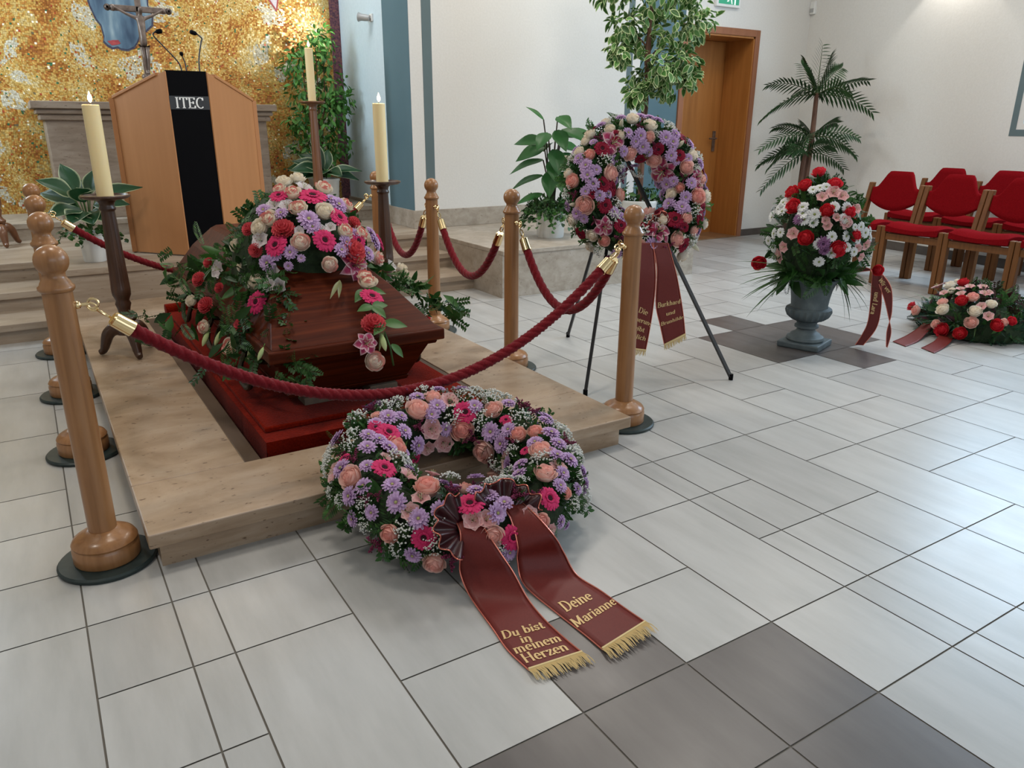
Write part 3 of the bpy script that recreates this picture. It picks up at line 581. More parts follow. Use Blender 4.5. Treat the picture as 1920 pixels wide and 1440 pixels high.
b = MB(); b.box((BX0 + 0.02, BY0 + 0.09, BZ), (BX1 - 0.015, BY1 - 0.02, BZ + 0.022)); b.build('carpet_mat', M['red_carpet'], t, world=True, bevel=0.006)
b = MB(); b.tube([(BX0 + 0.01, BY1 - 0.06, BZ + 0.03), (0.8, BY1 - 0.05, BZ + 0.034), (BX1 - 0.02, BY1 - 0.055, BZ + 0.03)], 0.034, 12); b.build('carpet_roll', M['red_carpet'], t, world=True)
KZ = BZ + 0.022
for i, (x, y) in enumerate(((0.84, 2.80), (1.11, 2.80), (0.84, 4.38), (1.11, 4.38))):
    b = MB(); b.box((-0.06, -0.045, 0), (0.06, 0.045, 0.030)); o = b.build('support_block', M['block'], None, smooth=False, bevel=0.002, loc=(x, y, KZ))
    tag(o, ['pale wooden block under the near left corner of the coffin', 'pale wooden block under the near right corner of the coffin', 'pale wooden block under the far left corner of the coffin', 'pale wooden block under the far right corner of the coffin'][i], 'block', 'blocks under the coffin')
# ---------------------------------------------------------------- coffin
CX = 0.975; CZ = KZ + 0.030
cof = thing('coffin', 'dark mahogany coffin with hipped lid standing on the red-carpeted bier', 'coffin', (CX, 3.6, CZ))
def loft(levels, name, mat, bevel=0.004):
    b = MB(); vs = []; fs = []
    for z, hw, y0, y1 in levels: vs += [(CX - hw, y0, z), (CX + hw, y0, z), (CX + hw, y1, z), (CX - hw, y1, z)]
    for i in range(len(levels) - 1):
        for k in range(4): fs.append((i * 4 + k, i * 4 + (k + 1) % 4, i * 4 + 4 + (k + 1) % 4, i * 4 + 4 + k))
    fs += [(3, 2, 1, 0), tuple(len(vs) - 4 + k for k in range(4))]
    b.add(vs, fs); return b.build(name, mat, cof, smooth=False, bevel=bevel, world=True)
loft([(CZ, 0.247, 2.775, 4.44), (CZ + 0.020, 0.254, 2.763, 4.452)], 'base_moulding', M['coffin_wood'])
loft([(CZ + 0.020, 0.248, 2.770, 4.445), (0.395, 0.316, 2.655, 4.565)], 'coffin_body', M['coffin_wood'])
loft([(0.372, 0.322, 2.645, 4.575), (0.384, 0.327, 2.638, 4.582)], 'body_lip', M['coffin_wood'], 0.003)
lid = loft([(0.392, 0.347, 2.612, 4.605), (0.437, 0.347, 2.612, 4.605)], 'lid_rim', M['coffin_wood'], 0.006)
loft([(0.436, 0.332, 2.630, 4.590), (0.575, 0.247, 2.905, 4.475), (0.672, 0.165, 3.13, 4.36), (0.690, 0.140, 3.18, 4.33)], 'coffin_lid', M['coffin_wood'], 0.005)
for y in (2.98, 3.62, 4.26):
    for sx in (-1, 1):
        x = CX + sx * 0.295; b = MB()
        for dy in (-0.09, 0.09): b.lathe([(0.0, -0.02), (0.022, -0.02), (0.022, -0.012), (0.010, -0.006), (0.011, 0.03), (0.016, 0.036), (0.0, 0.045)], 12, xf=Matrix.Translation((x, y + dy, 0.325)) @ Matrix.Rotation(sx * radians(78), 4, 'Y'))
        pts = catmull([(x + sx * 0.035, y - 0.09, 0.325), (x + sx * 0.058, y - 0.092, 0.27), (x + sx * 0.066, y - 0.065, 0.225), (x + sx * 0.068, y, 0.212), (x + sx * 0.066, y + 0.065, 0.225), (x + sx * 0.058, y + 0.092, 0.27), (x + sx * 0.035, y + 0.09, 0.325)], 30)
        b.tube(pts, [0.010 + 0.003 * abs(sin(k * 0.6)) for k in range(31)], 8)
        b.build('bail_handle', M['handle_metal'], cof, world=True)
# ---------------------------------------------------------------- candlesticks and candles
def candlestick(loc, h, mat, label, full=True):
    t = thing('floor_candlestick', label, 'candlestick', loc, 0, 'turned floor candlesticks')
    k = h - 0.30; b = MB()
    flute = lambda a, z: 1 - 0.045 * abs(sin(8 * a)) if 0.33 < z < h - 0.075 else 1
    b.lathe([(0.0, 0.095), (0.045, 0.105), (0.05, 0.125), (0.036, 0.145), (0.033, 0.160), (0.047, 0.172), (0.049, 0.185), (0.036, 0.196), (0.026, 0.215), (0.030, 0.235), (0.036, 0.255), (0.030, 0.272), (0.034, 0.282), (0.042, 0.30), (0.043, 0.33), (0.0425, 0.335)] +
            [(0.0425 - 0.0125 * q / 8, 0.335 + (h - 0.41) * q / 8) for q in range(1, 9)] + [(0.030, h - 0.072), (0.036, h - 0.066), (0.036, h - 0.058), (0.031, h - 0.05), (0.034, h - 0.035), (0.045, h - 0.022), (0.0, h - 0.022)], 48, rad=flute)
    b.build('turned_column', mat, t, angle=50)
    b = MB(); b.lathe([(0.0, h - 0.023), (0.05, h - 0.023), (0.092, h - 0.017), (0.105, h - 0.008), (0.105, h - 0.001), (0.099, h + 0.001), (0.092, h - 0.006), (0.0, h - 0.006)], 40); b.build('drip_plate', mat, t)
    for q in range(3):
        a = 2 * pi * q / 3 - 1.40; b = MB(); d = Vector((cos(a), sin(a), 0))
        pts = catmull([tuple(d * r + Vector((0, 0, z))) for r, z in ((0.015, 0.125), (0.055, 0.132), (0.090, 0.105), (0.108, 0.06), (0.122, 0.026), (0.142, 0.016))], 16)
        b.tube(pts, [0.030, 0.033, 0.034, 0.034, 0.033, 0.031, 0.030, 0.028, 0.026, 0.024, 0.022, 0.021, 0.019, 0.018, 0.017, 0.0155, 0.013], 10); b.build('leg', mat, t)
    return t
def candle(loc, r, h, label, lit=True, power=1.6):
    t = thing('pillar_candle', label, 'candle', loc, 0, 'lit altar candles')
    b = MB(); b.lathe([(0.0, 0.0), (r, 0.0), (r, h - 0.003), (r - 0.003, h), (r * 0.6, h - 0.004), (r * 0.25, h - 0.008), (0.0, h - 0.009)], 32); b.build('wax_body', M['wax'], t)
    b = MB(); b.tube([(0, 0, h - 0.01), (0.001, 0, h + 0.008), (0.003, 0.001, h + 0.016)], 0.0016, 6); b.build('wick', M['wick'], t)
    b = MB(); b.lathe([(0.0005, 0.0), (0.006, 0.006), (0.0095, 0.015), (0.0085, 0.025), (0.0045, 0.036), (0.0005, 0.048)], 14, c=(0.002, 0, h + 0.008)); b.build('flame', M['flame'], t)
    d = bpy.data.lights.new('candle_flame_light', 'POINT'); d.energy = power; d.color = (1.0, 0.66, 0.32); d.shadow_soft_size = 0.02
    o = bpy.data.objects.new('candle_flame_light', d); COL.objects.link(o); o.location = (loc[0], loc[1], loc[2] + h + 0.075); return t
candlestick((0.310, 4.05, PT), 0.768, M['dark_wood'], 'dark fluted candlestick on the stone platform left of the coffin')
candle((0.310, 4.05, PT + 0.763), 0.036, 0.398, 'thick cream candle burning left of the lectern')
candlestick((1.770, 4.25, PT), 0.772, M['dark_wood'], 'dark fluted candlestick behind the coffin spray, before the teal wall')
candle((1.770, 4.25, PT + 0.767), 0.035, 0.428, 'thick cream candle burning against the teal wall')
candlestick((2.165, 6.62, TOP), 1.040, M['mid_wood'], 'tall brown candlestick before the green bush at the mosaic wall')
candle((2.165, 6.62, TOP + 1.035), 0.033, 0.415, 'tall slim cream candle burning in front of the green bush', power=0.8)
candlestick((-0.205, 6.72, TOP), 1.040, M['mid_wood'], 'brown candlestick cut by the left picture edge, only its feet seen')
# ---------------------------------------------------------------- lectern
LZ = 1.520; sl = 0.449
lx0, lx1, lx2, lx3, ly0, ly1, ly2 = 0.593, 0.873, 1.128, 1.487, 5.543, 5.895, 6.12
lec = thing('lectern', 'beech lectern with a black front strip reading ITEC before the altar', 'lectern', (1.03, 5.8, TOP))
def zt(y): return LZ - sl * (y - ly0)
def wing(name, p, q, th, mat):
    b = MB(); p = Vector((*p, 0)); q = Vector((*q, 0)); d = (q - p).normalized(); n = Vector((-d.y, d.x, 0)); 
    if n.y < 0: n = -n
    vs = []
    for c in (p, q, q + n * th, p + n * th): vs.append((c.x, c.y, TOP + 0.008))
    for c in (p, q, q + n * th, p + n * th): vs.append((c.x, c.y, zt(c.y)))
    b.add(vs, [(0, 3, 2, 1), (4, 5, 6, 7), (0, 1, 5, 4), (1, 2, 6, 5), (2, 3, 7, 6), (3, 0, 4, 7)]); b.build(name, mat, lec, smooth=False, bevel=0.002, world=True)
wing('side_panel', (lx0, ly1), (lx1, ly0), 0.035, M['beech']); wing('side_panel', (lx2, ly0), (lx3, ly1), 0.035, M['beech'])
wing('side_return', (lx0, ly1), (lx0 + 0.03, ly2), 0.03, M['beech']); wing('side_return', (lx3 - 0.03, ly2), (lx3, ly1), 0.03, M['beech'])
b = MB(); b.box((lx1 + 0.004, ly0 + 0.006, TOP + 0.008), (lx2 - 0.004, ly0 + 0.03, LZ + 0.004)); front = b.build('front_panel', M['black'], lec, smooth=False, world=True); front['label'] = 'black front strip'
b = MB(); b.box((lx1 + 0.006, ly0 + 0.003, 1.29), (lx2 - 0.006, ly0 + 0.0065, 1.372)); b.build('name_plate', plain('satin_black', (0.012, 0.012, 0.013), 0.3), front, smooth=False, world=False).location = tuple(-Vector(lec.location))
b = MB(); pl = [(lx0 + 0.04, ly1 + 0.0), (lx1 - 0.02, ly0 + 0.03), (lx2 + 0.02, ly0 + 0.03), (lx3 - 0.04, ly1), (lx3 - 0.06, ly2), (lx0 + 0.06, ly2)]
b.add([(x, y, zt(y) - 0.05) for x, y in pl] + [(x, y, zt(y) - 0.03) for x, y in pl], [(5, 4, 3, 2, 1, 0), (6, 7, 8, 9, 10, 11)] + [(i, (i + 1) % 6, 6 + (i + 1) % 6, 6 + i) for i in range(6)]); b.build('reading_desk', M['beech'], lec, smooth=False, world=True)
for (p, q) in (((lx0 - 0.006, ly1 + 0.005), (lx1 - 0.045, ly0 + 0.056)), ((lx2 + 0.055, ly0 + 0.053), (lx3 + 0.006, ly1 + 0.005))):
    b = MB(); P = Vector((*p, zt(p[1]))); Q = Vector((*q, zt(q[1]))); d = (Q - P).normalized(); n = Vector((-d.y, d.x, 0)).normalized()
    if n.y < 0: n = -n
    vs = []
    for zz in (-0.004, 0.016):
        for c, s_ in ((P, -0.006), (Q, -0.006), (Q, 0.05), (P, 0.05)): v_ = c + n * s_; vs.append((v_.x, v_.y, c.z + zz))
    b.add(vs, [(0, 3, 2, 1), (4, 5, 6, 7), (0, 1, 5, 4), (1, 2, 6, 5), (2, 3, 7, 6), (3, 0, 4, 7)]); b.build('top_edge', M['beech'], lec, smooth=False, bevel=0.003, world=True)
def mic(pts, head, lab, r=0.0045, hr=0.011):
    t = thing('gooseneck_microphone', lab, 'microphone', pts[0], 0, 'microphones on the lectern')
    b = MB(); b.lathe([(0, -0.012), (0.012, -0.012), (0.012, 0.004), (0.006, 0.010), (0, 0.010)], 14, c=pts[0]); b.build('mounting_socket', M['iron'], t, world=True)
    b = MB(); b.tube(catmull(pts, 24), r, 8); b.build('gooseneck', M['iron'], t, world=True)
    b = MB(); A = Vector(pts[-1]); B = Vector(head); d = B - A
    b.tube([A, A + d * 0.15, A + d * 0.3, A + d * 0.8, A + d * 0.95, B], [r, hr * 0.8, hr * 1.25, hr * 1.3, hr * 0.95, hr * 0.3], 12); b.build('foam_windshield', M['black'], t, world=True)
ym = 5.60
mic([(0.985, ym, LZ - 0.02), (0.975, ym, 1.57), (0.90, ym, 1.66), (0.845, ym, 1.725), (0.855, ym - 0.01, 1.745)], (0.895, ym - 0.03, 1.752), 'left tall bent microphone on the lectern top')
mic([(1.095, ym, LZ - 0.02), (1.10, ym, 1.60), (1.125, ym, 1.70), (1.132, ym, 1.725), (1.105, ym - 0.01, 1.748)], (1.06, ym - 0.03, 1.758), 'right tall bent microphone on the lectern top')
mic([(1.02, ym + 0.03, LZ - 0.03), (1.018, ym + 0.03, 1.57), (1.005, ym + 0.03, 1.615)], (0.998, ym + 0.02, 1.64), 'short straight microphone between the two tall ones', 0.004, 0.009)
# ---------------------------------------------------------------- altar with crucifix
alt = thing('stone_altar', 'travertine altar with moulded top behind the lectern', 'altar', (1.05, 7.3, 0.475))
b = MB(); b.box((0.215, 7.06, 0.475), (1.885, 7.62, 1.24)); b.build('altar_body', M['altar_stone'], alt, smooth=False, bevel=0.006, world=True)
b = MB(); b.box((0.185, 7.03, 1.225), (1.915, 7.65, 1.262)); b.box((0.165, 7.01, 1.27), (1.935, 7.67, 1.302)); b.box((0.19, 7.035, 1.26), (1.91, 7.64, 1.272)); b.build('altar_moulding', M['altar_stone'], alt, smooth=False, bevel=0.008, world=True)
b = MB(); b.box((0.135, 6.98, 1.308), (1.965, 7.70, 1.362)); b.box((0.17, 7.015, 1.30), (1.93, 7.66, 1.31)); b.build('altar_table', M['altar_stone'], alt, smooth=False, bevel=0.006, world=True)
cru = thing('standing_crucifix', 'aged bronze crucifix on the altar behind the lectern, before the mosaic', 'crucifix', (1.015, 7.3, 1.362))
b = MB(); b.lathe([(0, 0), (0.10, 0), (0.10, 0.02), (0.06, 0.04), (0.025, 0.07), (0.018, 0.12), (0.026, 0.15), (0.016, 0.2), (0, 0.2)], 24); b.build('stand', M['pewter'], cru)
b = MB(); b.box((-0.022, -0.014, 0.20), (0.022, 0.014, 1.02)); b.box((-0.205, -0.014, 0.688), (0.205, 0.014, 0.732))
b.build('cross_beams', M['pewter'], cru, smooth=False, bevel=0.005)
for x, z in ((0, 0.205), (-0.205, 0.71), (0.205, 0.71), (0, 1.02)):
    b = MB(); b.ball((x - 0.02, 0, z), 0.026, n=10, sz=1); b.ball((x + 0.02, 0, z), 0.026, n=10); b.ball((x + (0.02 if x > 0 else -0.02 if x < 0 else 0), 0, z + (0.022 if z > 0.9 else -0.022 if z < 0.3 else 0)), 0.026, n=10); b.build('trefoil_end', M['pewter'], cru)
def skinned(name, verts, edges, radii, mat, parent, root=0, sub=2):
    me = bpy.data.meshes.new(name); bm = bmesh.new(); lay = bm.verts.layers.skin.verify(); vv = []
    for p, r in zip(verts, radii):
        v = bm.verts.new(p); v[lay].radius = (r, r) if not isinstance(r, tuple) else r; vv.append(v)
    vv[root][lay].use_root = True
    for a, c in edges: bm.edges.new((vv[a], vv[c]))
    bm.to_mesh(me); bm.free(); me.materials.append(mat)
    o = bpy.data.objects.new(name, me); COL.objects.link(o); o.parent = parent
    sk = o.modifiers.new('skin', 'SKIN'); sk.use_smooth_shade = True
    sb = o.modifiers.new('subd', 'SUBSURF'); sb.levels = sub; sb.render_levels = sub
    return o
FV = [(0, -.045, .47), (0, -.05, .52), (0, -.045, .58), (0, -.04, .635), (0, -.045, .665), (.005, -.06, .70), (.008, -.062, .725),
      (.04, -.035, .645), (.10, -.028, .67), (.155, -.024, .70), (.178, -.022, .715), (-.04, -.035, .645), (-.10, -.028, .67), (-.155, -.024, .70), (-.178, -.022, .715),
      (.018, -.06, .42), (.014, -.075, .34), (.008, -.05, .25), (.004, -.065, .225), (-.018, -.06, .42), (-.012, -.07, .34), (-.006, -.045, .25), (-.004, -.06, .225)]
FE = [(0, 1), (1, 2), (2, 3), (3, 4), (4, 5), (5, 6), (3, 7), (7, 8), (8, 9), (9, 10), (3, 11), (11, 12), (12, 13), (13, 14), (0, 15), (15, 16), (16, 17), (17, 18), (0, 19), (19, 20), (20, 21), (21, 22)]
FR = [.030, .026, .031, .026, .013, .021, .017, .015, .011, .009, .008, .015, .011, .009, .008, .019, .014, .010, .009, .019, .014, .010, .009]
skinned('cast_figure', FV, FE, FR, M['pewter'], cru)
# ---------------------------------------------------------------- wreath easel
feet = [Vector((2.835, 2.459, 0)), Vector((2.068, 2.649, 0)), Vector((2.613, 3.536, 0))]; apex = Vector((2.44, 2.90, 1.052))
ea = thing('wreath_easel', 'slim black metal tripod easel carrying the standing wreath', 'easel', (2.5, 2.9, 0))
for i, f_ in enumerate(feet):
    b = MB(); d = (f_ - apex).normalized(); off = [Vector((0.02, 0, 0)), Vector((-0.02, 0, 0)), Vector((0, 0.03, 0))][i]; top = apex + off - d * 0.05
    b.tube([top, f_ + Vector((0, 0, 0.012))], 0.0105, 4); lg = b.build('leg', M['iron'], ea, smooth=False, world=True)
    b = MB(); b.tube([f_ + Vector((0, 0, 0.03)) - d * 0.0, f_ + Vector((0, 0, 0.0))], 0.011, 8); b.build('rubber_foot', M['black'], lg, world=False).location = tuple(-Vector(ea.location))
b = MB(); b.tube([apex + Vector((0.05, -0.01, 0.0)), apex + Vector((-0.05, 0.005, 0))], 0.012, 8); b.tube([apex + Vector((0, 0.05, 0)), apex + Vector((-0.01, -0.09, 0.01)), apex + Vector((-0.012, -0.10, 0.035))], 0.007, 6); b.build('hinge_and_hook', M['iron'], ea, world=True)
# ---------------------------------------------------------------- urn
UX, UY = 3.68, 2.68
ur = thing('pedestal_urn', 'grey weathered pedestal urn on the dark floor tiles', 'urn', (UX, UY, 0), radians(18))
b = MB(); b.box((-0.118, -0.118, 0), (0.118, 0.118, 0.035)); b.build('square_plinth', M['urn'], ur, smooth=False, bevel=0.008)
b = MB(); b.lathe([(0, 0.03), (0.100, 0.035), (0.105, 0.045), (0.100, 0.058), (0.086, 0.064), (0.080, 0.074), (0.060, 0.085), (0.050, 0.098), (0.050, 0.104), (0.066, 0.112), (0.066, 0.124), (0.054, 0.132), (0.056, 0.140), (0.066, 0.150), (0.0, 0.150)], 40); b.build('turned_foot', M['urn'], ur)
b = MB(); b.lathe([(0, 0.148), (0.062, 0.15), (0.090, 0.158), (0.116, 0.178), (0.128, 0.205), (0.124, 0.222), (0.112, 0.230), (0, 0.230)], 72, rad=lambda a, z: 1 - 0.06 * (abs(sin(12 * a)) ** 0.6 if 0.15 < z < 0.222 else 0)); b.build('gadrooned_bowl', M['urn'], ur)
b = MB(); b.lathe([(0, 0.226), (0.103, 0.228), (0.100, 0.24), (0.104, 0.28), (0.113, 0.33), (0.128, 0.372), (0.144, 0.388), (0.146, 0.396), (0.140, 0.400), (0.126, 0.392), (0.10, 0.375), (0.0, 0.37)], 40); b.build('flared_neck', M['urn'], ur)
# ---------------------------------------------------------------- chairs
def make_chair():
    t = thing('upholstered_chair', '', 'chair', (0, 0, 0), 0, 'red upholstered chairs in two rows')
    # local: x to the back, y sideways; origin under the middle of the front legs
    for sy in (-1, 1):
        b = MB(); y0 = sy * 0.228; b.box((-0.022, y0 - 0.019, 0), (0.026, y0 + 0.019, 0.462)); b.build('leg', M['chair_wood'], t, smooth=False, bevel=0.006)
    for sy in (-1, 1):
        y0 = sy * 0.228; b = MB(); vs = []
        for z, x, d in ((0, 0.425, 0.026), (0.40, 0.430, 0.028), (0.752, 0.510, 0.024)): vs += [(x - d, y0 - 0.019, z), (x + d, y0 - 0.019, z), (x + d, y0 + 0.019, z), (x - d, y0 + 0.019, z)]
        fs = [(3, 2, 1, 0), (8, 9, 10, 11)]
        for i in range(2):
            for k in range(4): fs.append((i * 4 + k, i * 4 + (k + 1) % 4, i * 4 + 4 + (k + 1) % 4, i * 4 + 4 + k))
        b.add(vs, fs); b.build('leg', M['chair_wood'], t, smooth=False, bevel=0.006)
    b = MB(); b.box((-0.012, -0.21, 0.36), (0.012, 0.21, 0.41)); b.box((0.418, -0.21, 0.36), (0.442, 0.21, 0.41)); b.box((0, -0.236, 0.365), (0.42, -0.216, 0.41)); b.box((0, 0.216, 0.365), (0.42, 0.236, 0.41)); b.build('seat_rail', M['chair_wood'], t, smooth=False, bevel=0.003)
    def seat(u, v, top):
        x = -0.035 + 0.47 * u; y = (v - 0.5) * 0.415
        e = min(u, 1 - u, v, 1 - v); r = min(1, e / 0.14); rr = sqrt(max(0, 1 - (1 - r) ** 2))
        dish = 0.022 * (2 * v - 1) ** 2 + 0.022 * sin(u * pi * 1.4 + 0.7)
        return (x, y, 0.437 + dish + 0.028 * rr) if top else (x, y, 0.418 - 0.014 * rr * (1 - u) + dish * 0.3)
    b = MB(); b.grid(lambda u, v: seat(u, v, True), 16, 16); b.grid(lambda u, v: seat(u, v, False), 16, 16, flip=True)
    n = 16
    for (a, c) in ((0, 0), (1, 0), (0, 1), (1, 1)):
        pass
    for edge in (lambda s: (0, s), lambda s: (1, s), lambda s: (s, 0), lambda s: (s, 1)):
        b.grid(lambda s, q: tuple(Vector(seat(*edge(s), True)).lerp(Vector(seat(*edge(s), False)), q)), 16, 2)
    b.build('seat', M['chair_red'], t, angle=180)
    def back(u, v, side):
        y = (u - 0.5) * 0.418; q = abs(y) / 0.209
        top = 0.715 + 0.135 * (1 - max(0, min(1, (q - 0.42) / 0.46)) ** 2 * (3 - 2 * max(0, min(1, (q - 0.42) / 0.46)))); bot = 0.605 - 0.075 * (1 - q * q)
        z = bot + (top - bot) * v; e = min(u, 1 - u, v, 1 - v); rr = sqrt(max(0, 1 - (1 - min(1, e / 0.10)) ** 2))
        x = 0.430 + 0.080 * (z - 0.40) / 0.352 + 0.018 * (1 - q * q)
        return (x + (-0.010 - 0.016 * rr if side else 0.006 + 0.012 * rr), y, z)
    b = MB(); b.grid(lambda u, v: back(u, v, True), 22, 14); b.grid(lambda u, v: back(u, v, False), 22, 14, flip=True)
    for edge in (lambda s: (0, s), lambda s: (1, s), lambda s: (s, 0), lambda s: (s, 1)):
        b.grid(lambda s, q: tuple(Vector(back(*edge(s), True)).lerp(Vector(back(*edge(s), False)), q)), 22, 1)
    b.build('backrest', M['chair_red'], t, angle=180); return t
ch0 = make_chair(); first = True
rowl = {(0, 0): 'front-row red chair nearest the urn arrangement', (0, 1): 'second red chair of the front row, beyond the low bouquet', (0, 2): 'third front-row red chair, cut by the right picture edge', (0, 3): 'fourth front-row red chair, only its front corner seen at the right edge',
        (1, 0): 'back-row red chair nearest the palm, against the white wall', (1, 1): 'second red chair of the back row, along the white wall', (1, 2): 'third red chair of the back row, along the white wall'}
for row, xf_, y0, n in ((0, 5.715, 3.835, 4), (1, 6.655, 3.925, 3)):
    for k in range(n):
        o = ch0 if first else copy_tree(ch0); first = False
        o.location = (xf_, y0 - 0.498 * k, 0); o['label'] = rowl[(row, k)]
# ---------------------------------------------------------------- small wall fittings
sg = thing('exit_sign', 'green emergency exit sign in a white frame above the oak door', 'sign', (6.39, WY, 2.452))
b = MB(); b.box((-0.17, -0.035, -0.10), (0.17, 0.0, 0.10)); b.build('housing', M['white'], sg, smooth=False, bevel=0.005)
b = MB(); b.box((-0.145, -0.037, -0.075), (0.145, -0.034, 0.075)); fc = b.build('sign_face', M['exit_green'], sg, smooth=False)
b = MB(); b.box((0.075, -0.0385, -0.075), (0.095, -0.0368, 0.06)); b.box((0.075, -0.0385, 0.045), (0.135, -0.0368, 0.062))
for poly in ([(-0.12, 0.01), (-0.08, 0.05), (-0.08, 0.022), (-0.03, 0.022), (-0.03, -0.004), (-0.08, -0.004), (-0.08, -0.03)], [(0.0, 0.03), (0.03, 0.035), (0.05, 0.01), (0.04, 0.003), (0.028, 0.015), (0.02, 0.0), (0.04, -0.03), (0.05, -0.07), (0.035, -0.07), (0.022, -0.035), (0.005, -0.02), (-0.005, -0.05), (-0.03, -0.055), (-0.03, -0.042), (-0.015, -0.04), (0.0, 0.0)]):
    b.add([(x, -0.0385, z) for x, z in poly], [tuple(range(len(poly)))])
b.lathe([(0.0001, -0.001), (0.013, -0.001), (0.013, 0.001), (0.0001, 0.001)], 14, xf=Matrix.Translation((0.03, -0.0385, 0.052)) @ Matrix.Rotation(radians(90), 4, 'X')); b.build('pictogram', M['exit_white'], fc, smooth=False)
sp = thing('wall_spotlight', 'small grey spotlight on the teal pier, aimed at the gold mosaic', 'spotlight', (2.865, 6.93, 2.10))
b = MB(); b.box((-0.015, -0.03, -0.03), (0.0, 0.03, 0.03)); b.tube([(-0.01, 0, 0), (-0.05, 0.02, 0.0)], 0.008, 8); b.build('wall_bracket', M['white'], sp, bevel=0.002)
b = MB(); b.lathe([(0.0, -0.05), (0.024, -0.048), (0.028, -0.02), (0.030, 0.03), (0.040, 0.055), (0.037, 0.055), (0.026, 0.03), (0, 0.03)], 24, xf=Matrix.Translation((-0.06, 0.03, 0.0)) @ Vector((-0.72, 0.65, 0.12)).to_track_quat('Z', 'Y').to_matrix().to_4x4()); b.build('lamp_head', plain('grey_metal', (0.45, 0.45, 0.44), 0.4, 0.3), sp)
d = bpy.data.lights.new('mosaic_spotlight', 'SPOT'); d.energy = 34; d.color = (1.0, 0.95, 0.86); d.spot_size = radians(95); d.spot_blend = 0.9; d.shadow_soft_size = 0.03
o = bpy.data.objects.new('mosaic_spotlight', d); COL.objects.link(o); o.location = (2.80, 7.02, 2.11); o.rotation_euler = Vector((-0.72, 0.65, 0.02)).to_track_quat('-Z', 'Y').to_euler()
p = RW(0.04, 2.44, 0.0); ms = thing('motion_sensor', 'small white motion sensor high in the corner by the palm', 'sensor', p, math.atan2(rd.y, rd.x))
b = MB(); b.box((-0.035, -0.03, -0.065), (0.035, 0.012, 0.065)); b.build('sensor_case', M['white'], ms, smooth=False, bevel=0.008)
b = MB(); b.box((-0.024, -0.036, -0.045), (0.024, -0.028, -0.005)); b.build('sensor_lens', plain('grey_lens', (0.42, 0.42, 0.42), 0.3), ms, smooth=False, bevel=0.003)
# wall lamp just above the picture edge on the right wall, shining down
p = Vector(RW(1.78, 2.66, 0.0)); sc = thing('wall_sconce', 'white wall lamp high on the right wall above the chairs', 'lamp', tuple(p), math.atan2(rd.y, rd.x))
b = MB(); b.box((-0.08, -0.02, 0.0), (0.08, 0.0, 0.12)); b.box((-0.08, -0.11, 0.10), (0.08, 0.0, 0.12)); b.build('sconce_body', M['white'], sc, smooth=False, bevel=0.004)
d = bpy.data.lights.new('sconce_light', 'SPOT'); d.energy = 30; d.color = (1.0, 0.95, 0.86); d.spot_size = radians(92); d.spot_blend = 0.25; d.shadow_soft_size = 0.015
o = bpy.data.objects.new('sconce_light', d); COL.objects.link(o); o.location = tuple(p + rn * 0.07 + Vector((0, 0, 0.07)))
